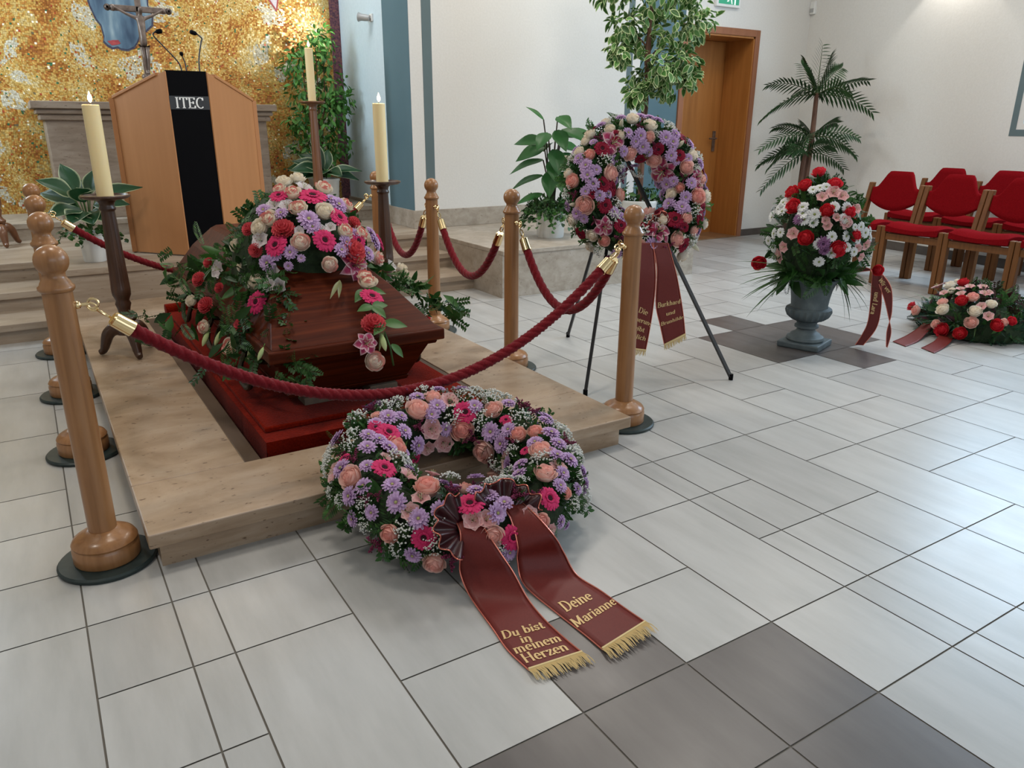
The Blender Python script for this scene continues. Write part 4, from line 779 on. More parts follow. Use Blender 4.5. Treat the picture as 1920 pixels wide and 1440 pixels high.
# ================================================================== LETTERING (broad-pen strokes)
def arc(cx, cy, rx, ry, a0, a1, n=12): return [(cx + rx * cos(radians(a0 + (a1 - a0) * k / n)), cy + ry * sin(radians(a0 + (a1 - a0) * k / n))) for k in range(n + 1)]
def st(x, y0, y1): return [(x, y0), (x, y1)]
def sf(x, y, w_=0.075): return [(x - w_, y), (x + w_, y)]
GL = {
 'D': (.74, [st(.14, 0, .72), sf(.12, 0), sf(.12, .72), [(.14, .72)] + arc(.30, .36, .32, .36, 90, -90) + [(.14, 0)]]),
 'B': (.66, [st(.14, 0, .72), sf(.12, 0), sf(.12, .72), [(.14, .72)] + arc(.32, .545, .19, .175, 90, -90, 8) + [(.14, .37)], [(.14, .37)] + arc(.34, .185, .23, .185, 90, -90, 8) + [(.14, 0)]]),
 'E': (.62, [st(.14, 0, .72), sf(.1, 0), sf(.1, .72), [(.14, .72), (.52, .72), (.52, .6)], [(.14, .37), (.42, .37), (.42, .44), (.42, .3)], [(.14, 0), (.54, 0), (.55, .14)]]),
 'H': (.80, [st(.15, 0, .72), st(.62, 0, .72), sf(.15, 0), sf(.15, .72), sf(.62, 0), sf(.62, .72), [(.15, .37), (.62, .37)]]),
 'I': (.36, [st(.18, 0, .72), sf(.18, 0, .1), sf(.18, .72, .1)]),
 'T': (.66, [st(.33, 0, .72), sf(.33, 0, .1), [(.06, .58), (.07, .72), (.59, .72), (.60, .58)]]),
 'C': (.70, [arc(.37, .36, .29, .37, 50, 310, 18), [(.56, .72), (.57, .56)]]),
 'M': (.95, [st(.15, 0, .72), sf(.15, 0), sf(.13, .72), [(.15, .72), (.45, .06), (.75, .72)], st(.75, 0, .72), sf(.75, 0), sf(.78, .72)]),
 'L': (.60, [st(.14, 0, .72), sf(.12, 0), sf(.14, .72), [(.14, 0), (.52, 0), (.54, .16)]]),
 'W': (.95, [[(.08, .72), (.28, 0), (.48, .66), (.68, 0), (.88, .72)], sf(.1, .72), sf(.86, .72)]),
 'u': (.54, [[(.11, .46), (.11, .14)] + arc(.24, .14, .13, .14, 180, 300, 6) + [(.40, .14)], st(.40, 0, .46), sf(.07, .46, .05), sf(.43, 0, .05)]),
 'b': (.52, [st(.11, .02, .72), sf(.08, .72, .05), arc(.27, .23, .17, .23, 150, -150, 16)]),
 'd': (.54, [st(.40, 0, .72), sf(.37, .72, .05), sf(.43, 0, .05), arc(.25, .23, .17, .23, 40, 320, 16)]),
 'i': (.28, [st(.13, 0, .46), sf(.13, 0, .07), sf(.10, .46, .05), [(.13, .60), (.13, .68)]]),
 's': (.42, [[(.33, .36), (.30, .44), (.20, .47), (.10, .42), (.09, .33), (.17, .26), (.28, .21), (.33, .13), (.27, .02), (.17, -.01), (.08, .04), (.06, .12)]]),
 't': (.36, [[(.15, .62), (.15, .10), (.20, .01), (.28, .01), (.33, .06)], [(.04, .46), (.30, .46)]]),
 'n': (.56, [st(.11, 0, .46), sf(.11, 0, .07), sf(.08, .46, .05), arc(.26, .30, .15, .16, 170, 0, 8) + [(.41, 0)], sf(.41, 0, .07)]),
 'm': (.84, [st(.11, 0, .46), sf(.11, 0, .07), sf(.08, .46, .05), arc(.25, .30, .14, .16, 170, 0, 8) + [(.39, 0)], sf(.39, 0, .06), arc(.53, .30, .14, .16, 170, 0, 8) + [(.67, 0)], sf(.67, 0, .07)]),
 'e': (.48, [[(.08, .25), (.40, .25)] + arc(.24, .23, .17, .24, 5, 310, 16)]),
 'r': (.40, [st(.11, 0, .46), sf(.11, 0, .07), sf(.08, .46, .05), arc(.25, .30, .14, .16, 170, 50, 6)]),
 'z': (.46, [[(.08, .36), (.08, .46), (.38, .46)], [(.38, .46), (.07, 0)], [(.07, 0), (.39, 0), (.40, .1)]]),
 'a': (.50, [[(.09, .36)] + arc(.22, .32, .14, .14, 130, 0, 8) + [(.36, .05), (.43, .0)], arc(.22, .13, .14, .13, 60, 330, 12)]),
 'h': (.56, [st(.11, 0, .72), sf(.11, 0, .07), sf(.08, .72, .05), arc(.26, .30, .15, .16, 170, 0, 8) + [(.41, 0)], sf(.41, 0, .07)]),
 'k': (.54, [st(.11, 0, .72), sf(.11, 0, .07), sf(.08, .72, .05), [(.38, .46), (.13, .22)], [(.20, .28), (.42, 0)], sf(.42, 0, .06), sf(.37, .46, .06)]),
 'l': (.28, [st(.13, 0, .72), sf(.13, 0, .07), sf(.10, .72, .05)]),
 'g': (.50, [arc(.23, .28, .15, .18, 0, 360, 16), [(.37, .44), (.37, -.06)] + arc(.22, -.08, .15, .13, 0, -150, 8)]),
 'w': (.70, [[(.05, .46), (.2, 0), (.34, .42), (.48, 0), (.63, .46)], sf(.07, .46, .05), sf(.62, .46, .05)]),
 'c': (.46, [arc(.25, .23, .18, .24, 45, 315, 14)]),
 'v': (.50, [[(.05, .46), (.23, 0), (.43, .46)], sf(.07, .46, .06), sf(.42, .46, .06)]),
 ' ': (.30, []),
}
def text_mesh(s, slant=0.18, thin=0.05, thick=0.15):
    """returns list of (quads verts 2D) and total width"""
    quads = []; x = 0
    for ch in s:
        adv, strokes = GL[ch]
        for p in strokes:
            q = [(x + a + slant * b, b) for a, b in p]
            for (a, b) in zip(q[:-1], q[1:]):
                dx, dy = b[0] - a[0], b[1] - a[1]; L = sqrt(dx * dx + dy * dy) or 1e-6
                w_ = (thin + (thick - thin) * min(1, abs(dy) / L) ** 1.5) / 2; nx, ny = -dy / L * w_, dx / L * w_; ex, ey = dx / L * thin * 0.4, dy / L * thin * 0.4
                quads.append([(a[0] - nx - ex, a[1] - ny - ey), (b[0] - nx + ex, b[1] - ny + ey), (b[0] + nx + ex, b[1] + ny + ey), (a[0] + nx - ex, a[1] + ny - ey)])
        x += adv
    return quads, x
# ITEC on the lectern
b = MB(); q, wd = text_mesh('ITEC', 0.0, 0.05, 0.13); hgt = 0.062
for k, f in enumerate(q): b.add([((p[0] - wd / 2) * hgt / 0.72 * 0.9, -0.0005 - 0.00004 * (k % 7), p[1] * hgt / 0.72 - hgt / 2) for p in f], [(0, 1, 2, 3)])
o = b.build('lettering', M['silver'], front, smooth=False); o.location = Vector((1.0005, ly0 + 0.0022, 1.331)) - Vector(lec.location)
# ================================================================== RIBBONS
def ribbon(parent, L, Rr, lines=(), fringe=0.0, edge=True, org=(0, 0, 0), n=36, mat='ribbon', tsize=0.03, name='ribbon_tail', wave=0.0, vertical=False):
    O = Vector(org); a = [Vector(p) - O for p in catmull(L, n)]; c = [Vector(p) - O for p in catmull(Rr, n)]
    def pos(u, v):
        k = max(0, min(n - 1e-6, v * n)); i = int(k); f = k - i
        l = a[i].lerp(a[min(i + 1, n)], f); r = c[i].lerp(c[min(i + 1, n)], f); return l.lerp(r, u)
    def nor(u, v):
        e = 0.01; d1 = pos(u, min(1, v + e)) - pos(u, max(0, v - e)); d2 = pos(1, v) - pos(0, v); m_ = d2.cross(d1).normalized()
        return -m_ if (m_.z < 0 and not vertical) or (vertical and m_.y > 0) else m_
    b = MB(); b.grid(lambda v, u: pos(u, v) + nor(u, v) * (wave * sin(v * 40 + u * 3)), n, 8); t = b.build(name, M[mat], parent, angle=180)
    sd = t.modifiers.new('thickness', 'SOLIDIFY'); sd.thickness = 0.0012
    total = sum((pos(.5, (k + 1) / 50) - pos(.5, k / 50)).length for k in range(50))
    if edge:
        b = MB()
        for u in (0.0, 1.0): b.tube([pos(u, k / n) + nor(u, k / n) * 0.0005 for k in range(n + 1)], 0.0018, 5)
        b.build('metallic_edging', M['edge'], t)
    if lines:
        for (s, vc, size, uc) in lines:
            b = MB(); cnt = 0; q, wd = text_mesh(s)
            W_ = (pos(1, vc) - pos(0, vc)).length
            for f in q:
                vs = []; cnt += 1
                for (x, y) in f:
                    u = uc + (x - wd / 2) * size / 0.72 / W_; v = vc - (y - 0.3) * size / 0.72 / total
                    vs.append(pos(min(max(u, .01), .99), v) + nor(.5, v) * (0.0012 + 0.00003 * (cnt % 9)))
                b.add(vs, [(0, 1, 2, 3)])
            b.build('lettering', M['gold'], t, smooth=False)
    if fringe:
        b = MB(); dn = (pos(.5, 1) - pos(.5, .96)).normalized(); rg = random.Random(4)
        b.tube([pos(u / 12, 0.992) + nor(u / 12, .99) * 0.002 for u in range(13)], 0.0042, 6)
        for k in range(64):
            u = k / 63; p0 = pos(u, .995) + nor(u, .98) * 0.002; d_ = dn * fringe * rg.uniform(.8, 1.1); sd_ = (pos(1, 1) - pos(0, 1)).normalized() * rg.uniform(-.006, .006)
            p1 = p0 + d_ * .5 + sd_ * .5 + (Vector((0, 0, .004)) if not vertical else Vector((0, 0, 0))); p2 = p0 + d_ + sd_
            if not vertical: p2.z = max(p2.z, 0.003 - O.z); p1.z = max(p1.z, 0.004 - O.z)
            b.tube([p0, p1, p2], [0.0016, 0.0014, 0.0008], 4)
        b.build('fringe', M['fringe'], t)
    return t
def bow(parent, c, n_, up, rad, name='bow_loop', mat='bow'):
    """a pleated fan of ribbon standing round the flowers; c local centre, n_ facing direction, up direction of the fan"""
    c = Vector(c); n_ = Vector(n_).normalized(); up = Vector(up); up = (up - n_ * up.dot(n_)).normalized(); sd = up.cross(n_)
    b = MB()
    def fan(u, v):
        a = radians(-75 + 150 * u); r = rad * (0.25 + 0.75 * v); pl_ = 0.010 * v * sin(u * 38) + 0.006 * v * sin(u * 17)
        return c + (up * cos(a) + sd * sin(a)) * (r + 0.006 * sin(u * 31) * v) + n_ * (pl_ + 0.035 * v - 0.01)
    b.grid(fan, 90, 8); t = b.build(name, M[mat], parent, angle=180); s_ = t.modifiers.new('thickness', 'SOLIDIFY'); s_.thickness = 0.0012
    b = MB(); b.tube([fan(k / 90, 1.0) for k in range(91)], 0.0018, 5); b.build('metallic_edging', M['edge'], t); return t
# ================================================================== FLOWERS (unit radius, facing +Z)
def petal_fn(b, ang, rad_z, W, prof, cup, col, nt=5, ns=4, mi=0):
    ca, sa = cos(ang), sin(ang)
    def f(u, v):
        s = 2 * v - 1; r, z = rad_z(u); y = W * prof(u) * s; z += cup * s * s * W
        return (r * ca - y * sa, r * sa + y * ca, z)
    b.grid(f, nt, ns, mi, lambda u, v: col(u, abs(2 * v - 1)))
def rose_mesh(name, inner, outer, tip=None, seed=1, open_=1.0):
    rg = random.Random(seed); b = MB()
    for k, (n, rb, rt, z1, wa, curl) in enumerate([(2, .05, .11, .66, 2.2, 0), (3, .07, .24, .70, 1.40, .01), (3, .10, .40, .70, 1.30, .03), (4, .14, .58, .65, 1.02, .06), (4, .20, .76, .52, 1.0, .09), (5, .26, .96 * open_, .34, .84, .16)]):
        for j in range(n):
            th0 = 2 * pi * j / n + k * .7 + rg.uniform(-.15, .15); tz = z1 + rg.uniform(-.04, .04); f0 = k / 5; red = tip is not None and rg.random() < .55
            def pt(u, v, th0=th0, rb=rb, rt=rt, tz=tz, wa=wa, curl=curl):
                s = 2 * v - 1; t = u; th = th0 + s * wa * (.45 + .55 * sin(pi * min(1, t * .9 + .12)))
                r = rb + (rt - rb) * (1 - (1 - t) ** 2.4) + curl * max(0, t - .72) * 1.5; z = -.55 + (tz + .55) * t - curl * max(0, t - .72) * 2.2 - .08 * s * s * t
                return (r * cos(th), r * sin(th), z)
            def cl(u, v, f0=f0, red=red):
                c = lerp(inner, outer, min(1, f0 * .9 + .1 * u))
                if red: c = lerp(c, tip, max(0, (u - .45) / .55) ** 1.1 * .95)
                return c
            b.grid(pt, 5, 6, 0, cl)
    core = [(.001, .60), (.12, .60), (.25, .56), (.40, .47), (.56, .30), (.72, .02), (.70, -.35), (.3, -.55)]
    b.lathe(core, 16, col=[lerp(inner, outer, min(1, i / 6) * .6) for i in range(8) for _ in range(16)])
    for j in range(5):
        a = j * 1.257; petal_fn(b, a, lambda u: (.08 + .55 * u, -.42 - .06 * u), .16, lambda u: sin(pi * (.15 + .83 * u)), 0, lambda u, s: (.06, .14, .03), 3, 2)
    return b.mesh(name, M['petal'], angle=180)
def gerbera_mesh(name, c0, c1):
    b = MB(); rg = random.Random(2)
    for n, r0, r1, W, z0, z1 in ((19, .18, 1.0, .150, .0, .0), (17, .18, .88, .13, .05, .10), (16, .18, .46, .075, .08, .20)):
        for j in range(n):
            d = rg.uniform(-.04, .04); L = r1 * rg.uniform(.94, 1.03)
            petal_fn(b, 2 * pi * j / n + rg.uniform(-.06, .06), lambda u, L=L, d=d: (r0 + (L - r0) * u, z0 + (z1 - z0) * u + .09 * sin(u * 2.6) + d * u - .05 * u * u), W, lambda u: (.45 + .75 * sin(pi * (.08 + .80 * u))) * (1 if u < .9 else .72), -.25, lambda u, s: lerp(c0, c1, u), 4, 2)
    return b.mesh(name, M['petal'], angle=180)
def gerbera_eye():
    b = MB(); rg = random.Random(8)
    b.lathe([(.27, .02), (.26, .10), (.2, .15), (.1, .14), (.001, .13)], 16, col=(.035, .006, .014))
    for k in range(46):
        a = rg.uniform(0, 6.28); r = .26 * sqrt(rg.random()); b.ball((r * cos(a), r * sin(a), .14), .026, 0, lerp((.05, .01, .02), (.20, .05, .06), rg.random()), 5)
    return b.mesh('flower_eye', M['petal'], angle=180)
def daisy_mesh(name, rings, c0, c1, eye, eye_r=.2, W=.12):
    b = MB(); rg = random.Random(3)
    for n, r1, z0, z1 in rings:
        for j in range(n):
            L = r1 * rg.uniform(.92, 1.04)
            petal_fn(b, 2 * pi * j / n + rg.uniform(-.1, .1), lambda u, L=L: (.1 + (L - .1) * u, z0 + (z1 - z0) * u + .08 * sin(u * 2.8)), W, lambda u: (.4 + .8 * sin(pi * (.1 + .78 * u))), .5, lambda u, s: lerp(c0, c1, u), 3, 2)
    if eye_r: b.lathe([(eye_r, rings[-1][2] + .06), (eye_r * .8, rings[-1][2] + .15), (eye_r * .4, rings[-1][2] + .19), (.001, rings[-1][2] + .2)], 12, col=eye)
    return b.mesh(name, M['petal'], angle=180)
def carnation_mesh(name, c0, c1):
    b = MB(); rg = random.Random(6)
    for k, (n, rt, z1, wa) in enumerate(((4, .25, .72, .9), (6, .48, .66, .62), (7, .70, .50, .56), (8, .90, .28, .52), (8, 1.0, .04, .5))):
        for j in range(n):
            th0 = 2 * pi * j / n + k * .5 + rg.uniform(-.2, .2); ph = rg.uniform(0, 6)
            def pt(u, v, th0=th0, rt=rt, z1=z1, wa=wa, ph=ph):
                s = 2 * v - 1; th = th0 + s * wa * (.3 + .9 * u); fr = u ** 3
                r = .06 + (rt - .06) * u ** .8 + .07 * fr * sin(11 * s + ph); z = -.35 + (z1 + .35) * u + .11 * fr * cos(13 * s + ph) - .1 * s * s * u
                return (r * cos(th), r * sin(th), z)
            b.grid(pt, 4, 8, 0, lambda u, v: lerp(c0, c1, u))
    b.lathe([(.05, -.9), (.14, -.75), (.16, -.4), (.22, -.3)], 8, col=(.10, .20, .06))
    return b.mesh(name, M['petal'], angle=180)
def lily_mesh(name, mid, rim, curve=1.0, W=.36, n=6, stam=True, trumpet=.55):
    b = MB()
    for j in range(n):
        w_ = W * (1.12 if j % 2 else .9)
        petal_fn(b, 2 * pi * j / n, lambda u: (.06 + .94 * u ** 1.1, -.25 + trumpet * 1.5 * u - curve * .95 * u ** 2.4), w_, lambda u: max(.03, sin(pi * min(1, (.05 + .95 * u) ** .85)) ** .8), .25, lambda u, s: lerp(lerp(mid, rim, max(0, (s - .55) / .45)), rim, max(0, (u - .78) / .22)), 8, 6)
    if stam:
        for j in range(6):
            a = 2 * pi * j / 6 + .5; e = (.34 * cos(a), .34 * sin(a), .55); b.tube([(0, 0, -.2), (.14 * cos(a), .14 * sin(a), .25), e], .014, 5, col=(.55, .62, .35)); b.ball((e[0], e[1], e[2] + .02), .05, 0, (.30, .10, .03), 6)
        b.tube([(0, 0, -.2), (.05, 0, .3), (.1, .02, .66)], .018, 5, col=(.6, .7, .45))
    return b.mesh(name, M['petal'], angle=180)
def bud_mesh(name, c0, c1):
    b = MB(); L = 2.2
    b.lathe([(.06, -1.1), (.10, -1.0), (.22, -.8), (.34, -.35), (.38, .1), (.33, .55), (.2, .9), (.06, 1.15), (.001, 1.2)], 18, col=[lerp(c0, c1, i / 8) for i in range(9) for _ in range(18)], rad=lambda a, z: 1 - .10 * abs(sin(1.5 * a)) ** .5)
    b.tube([(0, 0, -1.1), (0.03, 0, -1.7)], .06, 6, col=(.10, .22, .05)); return b.mesh(name, M['petal'], angle=180)
def gyp_mesh(name):
    b = MB(); rg = random.Random(9)
    for k in range(70):
        a = rg.uniform(0, 6.28); r = sqrt(rg.random()) * .98; z = .45 * (1 - r * r) + rg.uniform(-.12, .18); s = rg.uniform(.055, .09)
        b.ball((r * cos(a), r * sin(a), z), s, 0, (.80, .80, .76), 6)
        if k % 2 == 0: b.tube([(.1 * cos(a), .1 * sin(a), -.5), (r * cos(a), r * sin(a), z)], .008, 3, col=(.16, .26, .10), cap=False)
    return b.mesh(name, M['petal'], angle=180)
def astilbe_mesh(name):
    b = MB(); rg = random.Random(10)
    for pl_ in range(3):
        a0 = pl_ * 2.1; tip = Vector((.75 * cos(a0), .75 * sin(a0), .55))
        for k in range(55):
            t = rg.random(); w_ = .30 * (1 - t) + .04; p = tip * t + Vector((rg.gauss(0, w_ * .5), rg.gauss(0, w_ * .5), rg.gauss(0, w_ * .5)))
            b.ball(tuple(p), rg.uniform(.035, .06), 0, lerp((.14, .012, .045), (.30, .05, .12), rg.random()), 5)
        b.tube([(0, 0, -.3), tip * .5, tip], [.02, .016, .01], 4, col=(.12, .05, .03))
    return b.mesh(name, M['petal'], angle=180)
PINK_R = rose_mesh('pink_rose', (.84, .36, .30), (.88, .62, .54), None, 1)
PINK_R2 = rose_mesh('pink_rose', (.80, .26, .22), (.87, .56, .47), None, 4, .92)
FL = {
 'r': ('rose', [PINK_R, PINK_R2]),
 'w': ('rose', [rose_mesh('cream_rose', (.80, .66, .48), (.83, .76, .64), (.66, .10, .11), 2), rose_mesh('cream_rose', (.80, .68, .50), (.84, .78, .67), None, 5, .9), rose_mesh('cream_rose', (.82, .68, .54), (.84, .74, .64), (.72, .14, .13), 7, .88)]),
 'd': ('rose', [rose_mesh('red_rose', (.50, .012, .022), (.66, .030, .050), None, 3), rose_mesh('red_rose', (.46, .010, .018), (.62, .030, .040), None, 9, .9)]),
 'p': ('rose', [rose_mesh('pale_rose', (.82, .68, .52), (.85, .80, .70), None, 6, .95)]),
 'g': ('gerbera', [gerbera_mesh('pink_gerbera', (.50, .015, .085), (.72, .045, .175))]),
 'G': ('gerbera', [gerbera_mesh('dark_red_gerbera', (.16, .003, .015), (.30, .008, .035))]),
 'c': ('chrysanthemum', [daisy_mesh('lilac_chrysanthemum', ((15, 1.0, 0, .02), (14, .84, .08, .20), (11, .55, .14, .36)), (.44, .23, .46), (.66, .47, .72), (.50, .48, .20), .17, .13)]),
 'W': ('daisy', [daisy_mesh('white_daisy', ((14, 1.0, 0, .0), (12, .86, .06, .12)), (.74, .74, .72), (.82, .82, .82), (.26, .30, .10), .22, .16)]),
 'm': ('chrysanthemum', [daisy_mesh('mauve_chrysanthemum', ((16, 1.0, 0, .1), (15, .85, .15, .36), (13, .62, .28, .6), (9, .36, .4, .75)), (.22, .08, .20), (.36, .18, .34), (.2, .1, .2), .1, .10)]),
 'k': ('carnation', [carnation_mesh('coral_carnation', (.60, .05, .07), (.78, .13, .15))]),
 'a': ('alstroemeria', [lily_mesh('pink_alstroemeria', (.72, .36, .36), (.80, .55, .54), .40, .54, 6, True, .5)]),
 'A': ('alstroemeria', [lily_mesh('white_alstroemeria', (.62, .54, .55), (.78, .75, .74), .40, .54, 6, True, .5)]),
 'l': ('stargazer_lily', [lily_mesh('stargazer_lily', (.44, .045, .13), (.80, .60, .63), 1.0, .40)]),
 'b': ('lily_bud', [bud_mesh('lily_bud', (.34, .46, .16), (.62, .68, .38))]),
 'y': ('gypsophila', [gyp_mesh('gypsophila')]),
 's': ('astilbe', [astilbe_mesh('astilbe')]),
}
PALE_BUD = bud_mesh('lily_bud', (.55, .60, .36), (.80, .70, .60))
EYE = gerbera_eye()
def frame(n_, spin):
    return n_.to_track_quat('Z', 'Y').to_matrix() @ Matrix.Rotation(spin, 3, 'Z')
def scatter(parent, data, scale=1.28, sink=0.30, seed=1, hang=False, pale=False):
    rg = random.Random(seed)
    for q in data.split():
        T = q[0]; x, y, z, nx, ny, nz, s = [int(v) for v in q[1:].split(',')]
        n_ = Vector((nx, ny, nz)).normalized(); s = s / 1000 * scale; nm, ms = FL[T]; me = ms[rg.randrange(len(ms))]
        if T in 'rwdpk': s *= 1.0
        if T == 'b': 
            n_ = (n_ * .5 + Vector((0, 0, -.8))).normalized() if hang else n_
            if pale: me = PALE_BUD
            s *= 1.0
        p = Vector((x, y, z)) / 1000 + (n_ * (s * .12) if T in 'ywgGcW' else Vector((0, 0, 0)))
        o = bpy.data.objects.new(nm, me); COL.objects.link(o); o.parent = parent
        if T == 'y': s *= 1.1
        o.matrix_local = Matrix.Translation(p) @ (frame(n_, rg.uniform(0, 6.28)) * s).to_4x4()
        if T in 'gG':
            e = bpy.data.objects.new('flower_eye', EYE); COL.objects.link(e); e.parent = o
# ---- greenery
def leaf5(b, p, d, n_, L, W, col, fold=.18, droop=.15):
    d = d.normalized(); sd = d.cross(n_)
    if sd.length < 1e-3: sd = d.cross(Vector((1, 0, 0)))
    sd.normalize(); n_ = sd.cross(d)
    q = [p, p + d * L * .42 + sd * W * .5 + n_ * fold * W, p + d * L * .42 - n_ * 0, p + d * L * .42 - sd * W * .5 + n_ * fold * W, p + d * L * .98 - n_ * droop * L, p + d * L * .74 + sd * W * .33 - n_ * droop * L * .35, p + d * L * .74 - sd * W * .33 - n_ * droop * L * .35]
    b.add(q, [(0, 2, 1), (0, 3, 2), (2, 5, 1), (2, 4, 5), (2, 3, 6), (2, 6, 4)], 0, col)
def rv(rg): return Vector((rg.gauss(0, 1), rg.gauss(0, 1), rg.gauss(0, 1))).normalized()
def sprig(b, p, d, n_, L, rg, kind, cols):
    d = d.normalized()
    if kind == 'fern':
        k = int(L / .008); sd = d.cross(n_).normalized()
        for i in range(k):
            t = (i + 1) / k; q = p + d * L * t - n_ * (.25 * L * t * t)
            for s in (-1, 1): leaf5(b, q, (sd * s + d * .9).normalized(), n_, L * .26 * sin(pi * (.15 + .8 * t)) + .006, .006, cols[rg.randrange(len(cols))], .1, .05)
    elif kind == 'box':
        k = int(L / .016) + 2; sd = d.cross(n_).normalized(); c = cols[rg.randrange(len(cols))]
        for i in range(k):
            t = i / k; q = p + d * L * t
            for s in (-1, 1): leaf5(b, q, (sd * s * 1.1 + d * .7 + n_ * rg.uniform(-.2, .5)), n_, .026, .013, lerp(c, cols[0], rg.random() * .5))
        b.tube([p, p + d * L], .0012, 3, col=(.06, .05, .02), cap=False)
    else:
        leaf5(b, p, d, n_, L, L * .36, cols[rg.randrange(len(cols))])
DARKG = [(.016, .050, .012), (.022, .072, .016), (.035, .10, .022), (.05, .135, .03)]
MIDG = [(.03, .10, .018), (.05, .15, .025), (.075, .20, .035)]
def cloud(parent, name, pts, mix, cols, label=None, L=(.04, .09)):
    """pts: list of (pos, outward); leaf sprigs along them"""
    rg = random.Random(len(pts)); b = MB()
    for p, n_ in pts:
        r = rv(rg); d = (n_ * .55 + r * .8).normalized(); k = rg.choices([m for m, _ in mix], [w_ for _, w_ in mix])[0]
        nn = d.cross(rv(rg)).normalized()
        if nn.dot(n_) < 0: nn = -nn
        sprig(b, p, d, nn, rg.uniform(*L), rg, k, cols)
    o = b.build(name, M['leaf'], parent, angle=180)
    if label: o['label'] = label
    return o
WREATH_FLOWERS = """r-37,206,152,9,-49,87,34 r39,242,169,11,-29,95,26 r90,138,80,-26,-92,28,35 r144,80,11,-91,-38,-18,35 r-181,68,100,64,-52,56,34 r-357,-21,82,-76,-33,56,30 r-195,-183,76,-3,-10,100,33 r-326,-217,-13,-83,-56,1,25 r-236,-302,-88,-62,-73,-29,27 r-92,-370,-16,-30,-95,11,27 r183,68,-84,-60,-24,-77,28 r-83,-207,52,35,10,93,22 r214,-156,81,-15,-11,98,33 r157,-260,62,10,-14,98,29 r256,-58,103,-28,-27,92,23 r213,-24,91,-52,-22,82,25 r65,-375,-15,-7,-97,23,22 r193,-318,13,23,-87,43,16 r-181,205,160,-10,-14,99,16 r200,113,136,-51,-25,82,28 g114,156,129,-30,-66,69,33 g-181,118,131,20,-46,87,33 g-273,-62,104,20,-38,90,30 g-258,-288,-11,-50,-81,32,28 g-120,-297,52,-14,-20,97,33 g116,-338,25,17,-72,67,29 g-36,-384,-31,-9,-91,41,29 g-210,146,148,-15,-57,80,20 g-346,62,102,-66,4,75,19 g-83,146,11,51,-82,-25,23 g189,-103,70,-51,4,86,15 g213,54,115,-30,-36,88,18 c-251,108,140,6,-29,95,23 c-277,51,128,-3,-32,95,23 c-152,183,155,-5,-35,93,27 c-203,164,152,-4,-34,94,20 c-120,140,115,41,-57,71,24 c-78,140,61,42,-90,8,27 c-149,81,66,69,-52,51,22 c-310,-30,107,-25,-24,94,20 c-155,60,43,83,-55,13,22 c-291,-193,59,-59,-53,62,25 c-349,-155,29,-82,-47,34,19 c-383,-95,-9,-97,-20,14,20 c-376,-63,46,-89,-26,38,24 c-282,-141,85,-12,-35,93,23 c-257,-261,31,-55,-52,65,25 c-201,-276,48,-27,-66,70,23 c32,203,150,-9,-52,85,26 c2,186,132,-8,-69,72,23 c-12,261,172,-2,-17,99,23 c149,156,142,-17,-49,85,24 c38,159,86,-14,-98,16,21 c165,67,79,-75,-48,46,28 c175,13,54,-93,-16,34,27 c156,-65,12,-92,38,7,27 c-51,-208,76,18,43,88,22 c95,-218,56,-39,31,87,23 c-137,-172,65,43,32,84,20 c-115,-191,54,23,25,94,20 c-55,-289,56,-10,-11,99,23 c-29,-329,43,-7,-22,97,23 c-64,-342,31,16,-86,48,25 c139,-363,-43,47,-88,7,18 c214,-266,50,25,-68,69,21 c254,-288,-2,46,-76,46,17 c175,-346,-75,46,-84,-29,12 c176,-305,35,23,-63,74,21 c-50,-385,-72,2,-100,9,21 c238,-171,81,-12,-10,99,17 c-107,186,149,33,-46,83,18 a84,212,159,2,-52,85,28 a-10,165,94,-23,-94,27,30 a31,158,38,-26,-96,7,28 a-30,159,34,-3,-96,-26,23 a-215,-98,85,47,-25,85,24 a-232,-220,67,-7,-15,99,23 a-270,-235,44,-54,-51,67,23 a-131,-332,26,-31,-70,64,25 a-95,-346,22,-12,-66,74,23 a165,-34,17,-96,17,21,27 a-375,67,66,-87,15,48,27 a34,-364,11,8,-68,73,21 a216,-241,62,14,-26,96,23 a-155,-137,89,48,31,82,18 a-242,-2,111,45,-31,84,16 a99,-376,-51,31,-94,16,16 y-125,244,167,4,-8,100,27 y-76,264,171,2,3,100,23 y-283,153,136,-34,11,94,24 y-312,102,124,-45,-18,87,23 y71,165,119,-18,-85,50,30 y153,112,111,-67,-50,55,30 y252,28,121,-17,-42,89,30 y166,29,-18,-88,-5,-47,30 y180,-51,54,-78,18,60,25 y-39,201,-57,28,-57,-78,26 y-121,-184,86,37,33,87,22 y161,-39,-35,-99,9,-11,23 y187,-192,74,-37,-8,92,28 y-390,58,14,-95,27,13,21 y-393,-20,18,-99,-7,14,18 y-359,-120,40,-76,-33,56,19 y-296,-248,0,-80,-45,39,26 y-318,-227,-55,-79,-50,-36,23 y-220,-298,19,-64,-56,53,21 y-238,-308,-26,-56,-81,18,23 y-367,-143,-12,-94,-35,2,19 y-84,-380,-51,-16,-98,12,21 y-62,-379,-89,-10,-95,-30,19 y216,-324,-28,56,-81,19,21 y75,-257,59,10,5,99,18 s-60,164,112,17,-86,48,27 s12,219,-50,7,-37,-93,36 s115,116,57,-56,-82,13,35 s-349,-119,54,-79,-43,44,23 s-324,-140,66,-62,-51,59,21 s81,-328,39,12,-53,84,26 s196,-26,75,-57,0,82,29 s159,64,-20,-88,-40,-26,23 s-338,89,108,-57,13,81,19"""
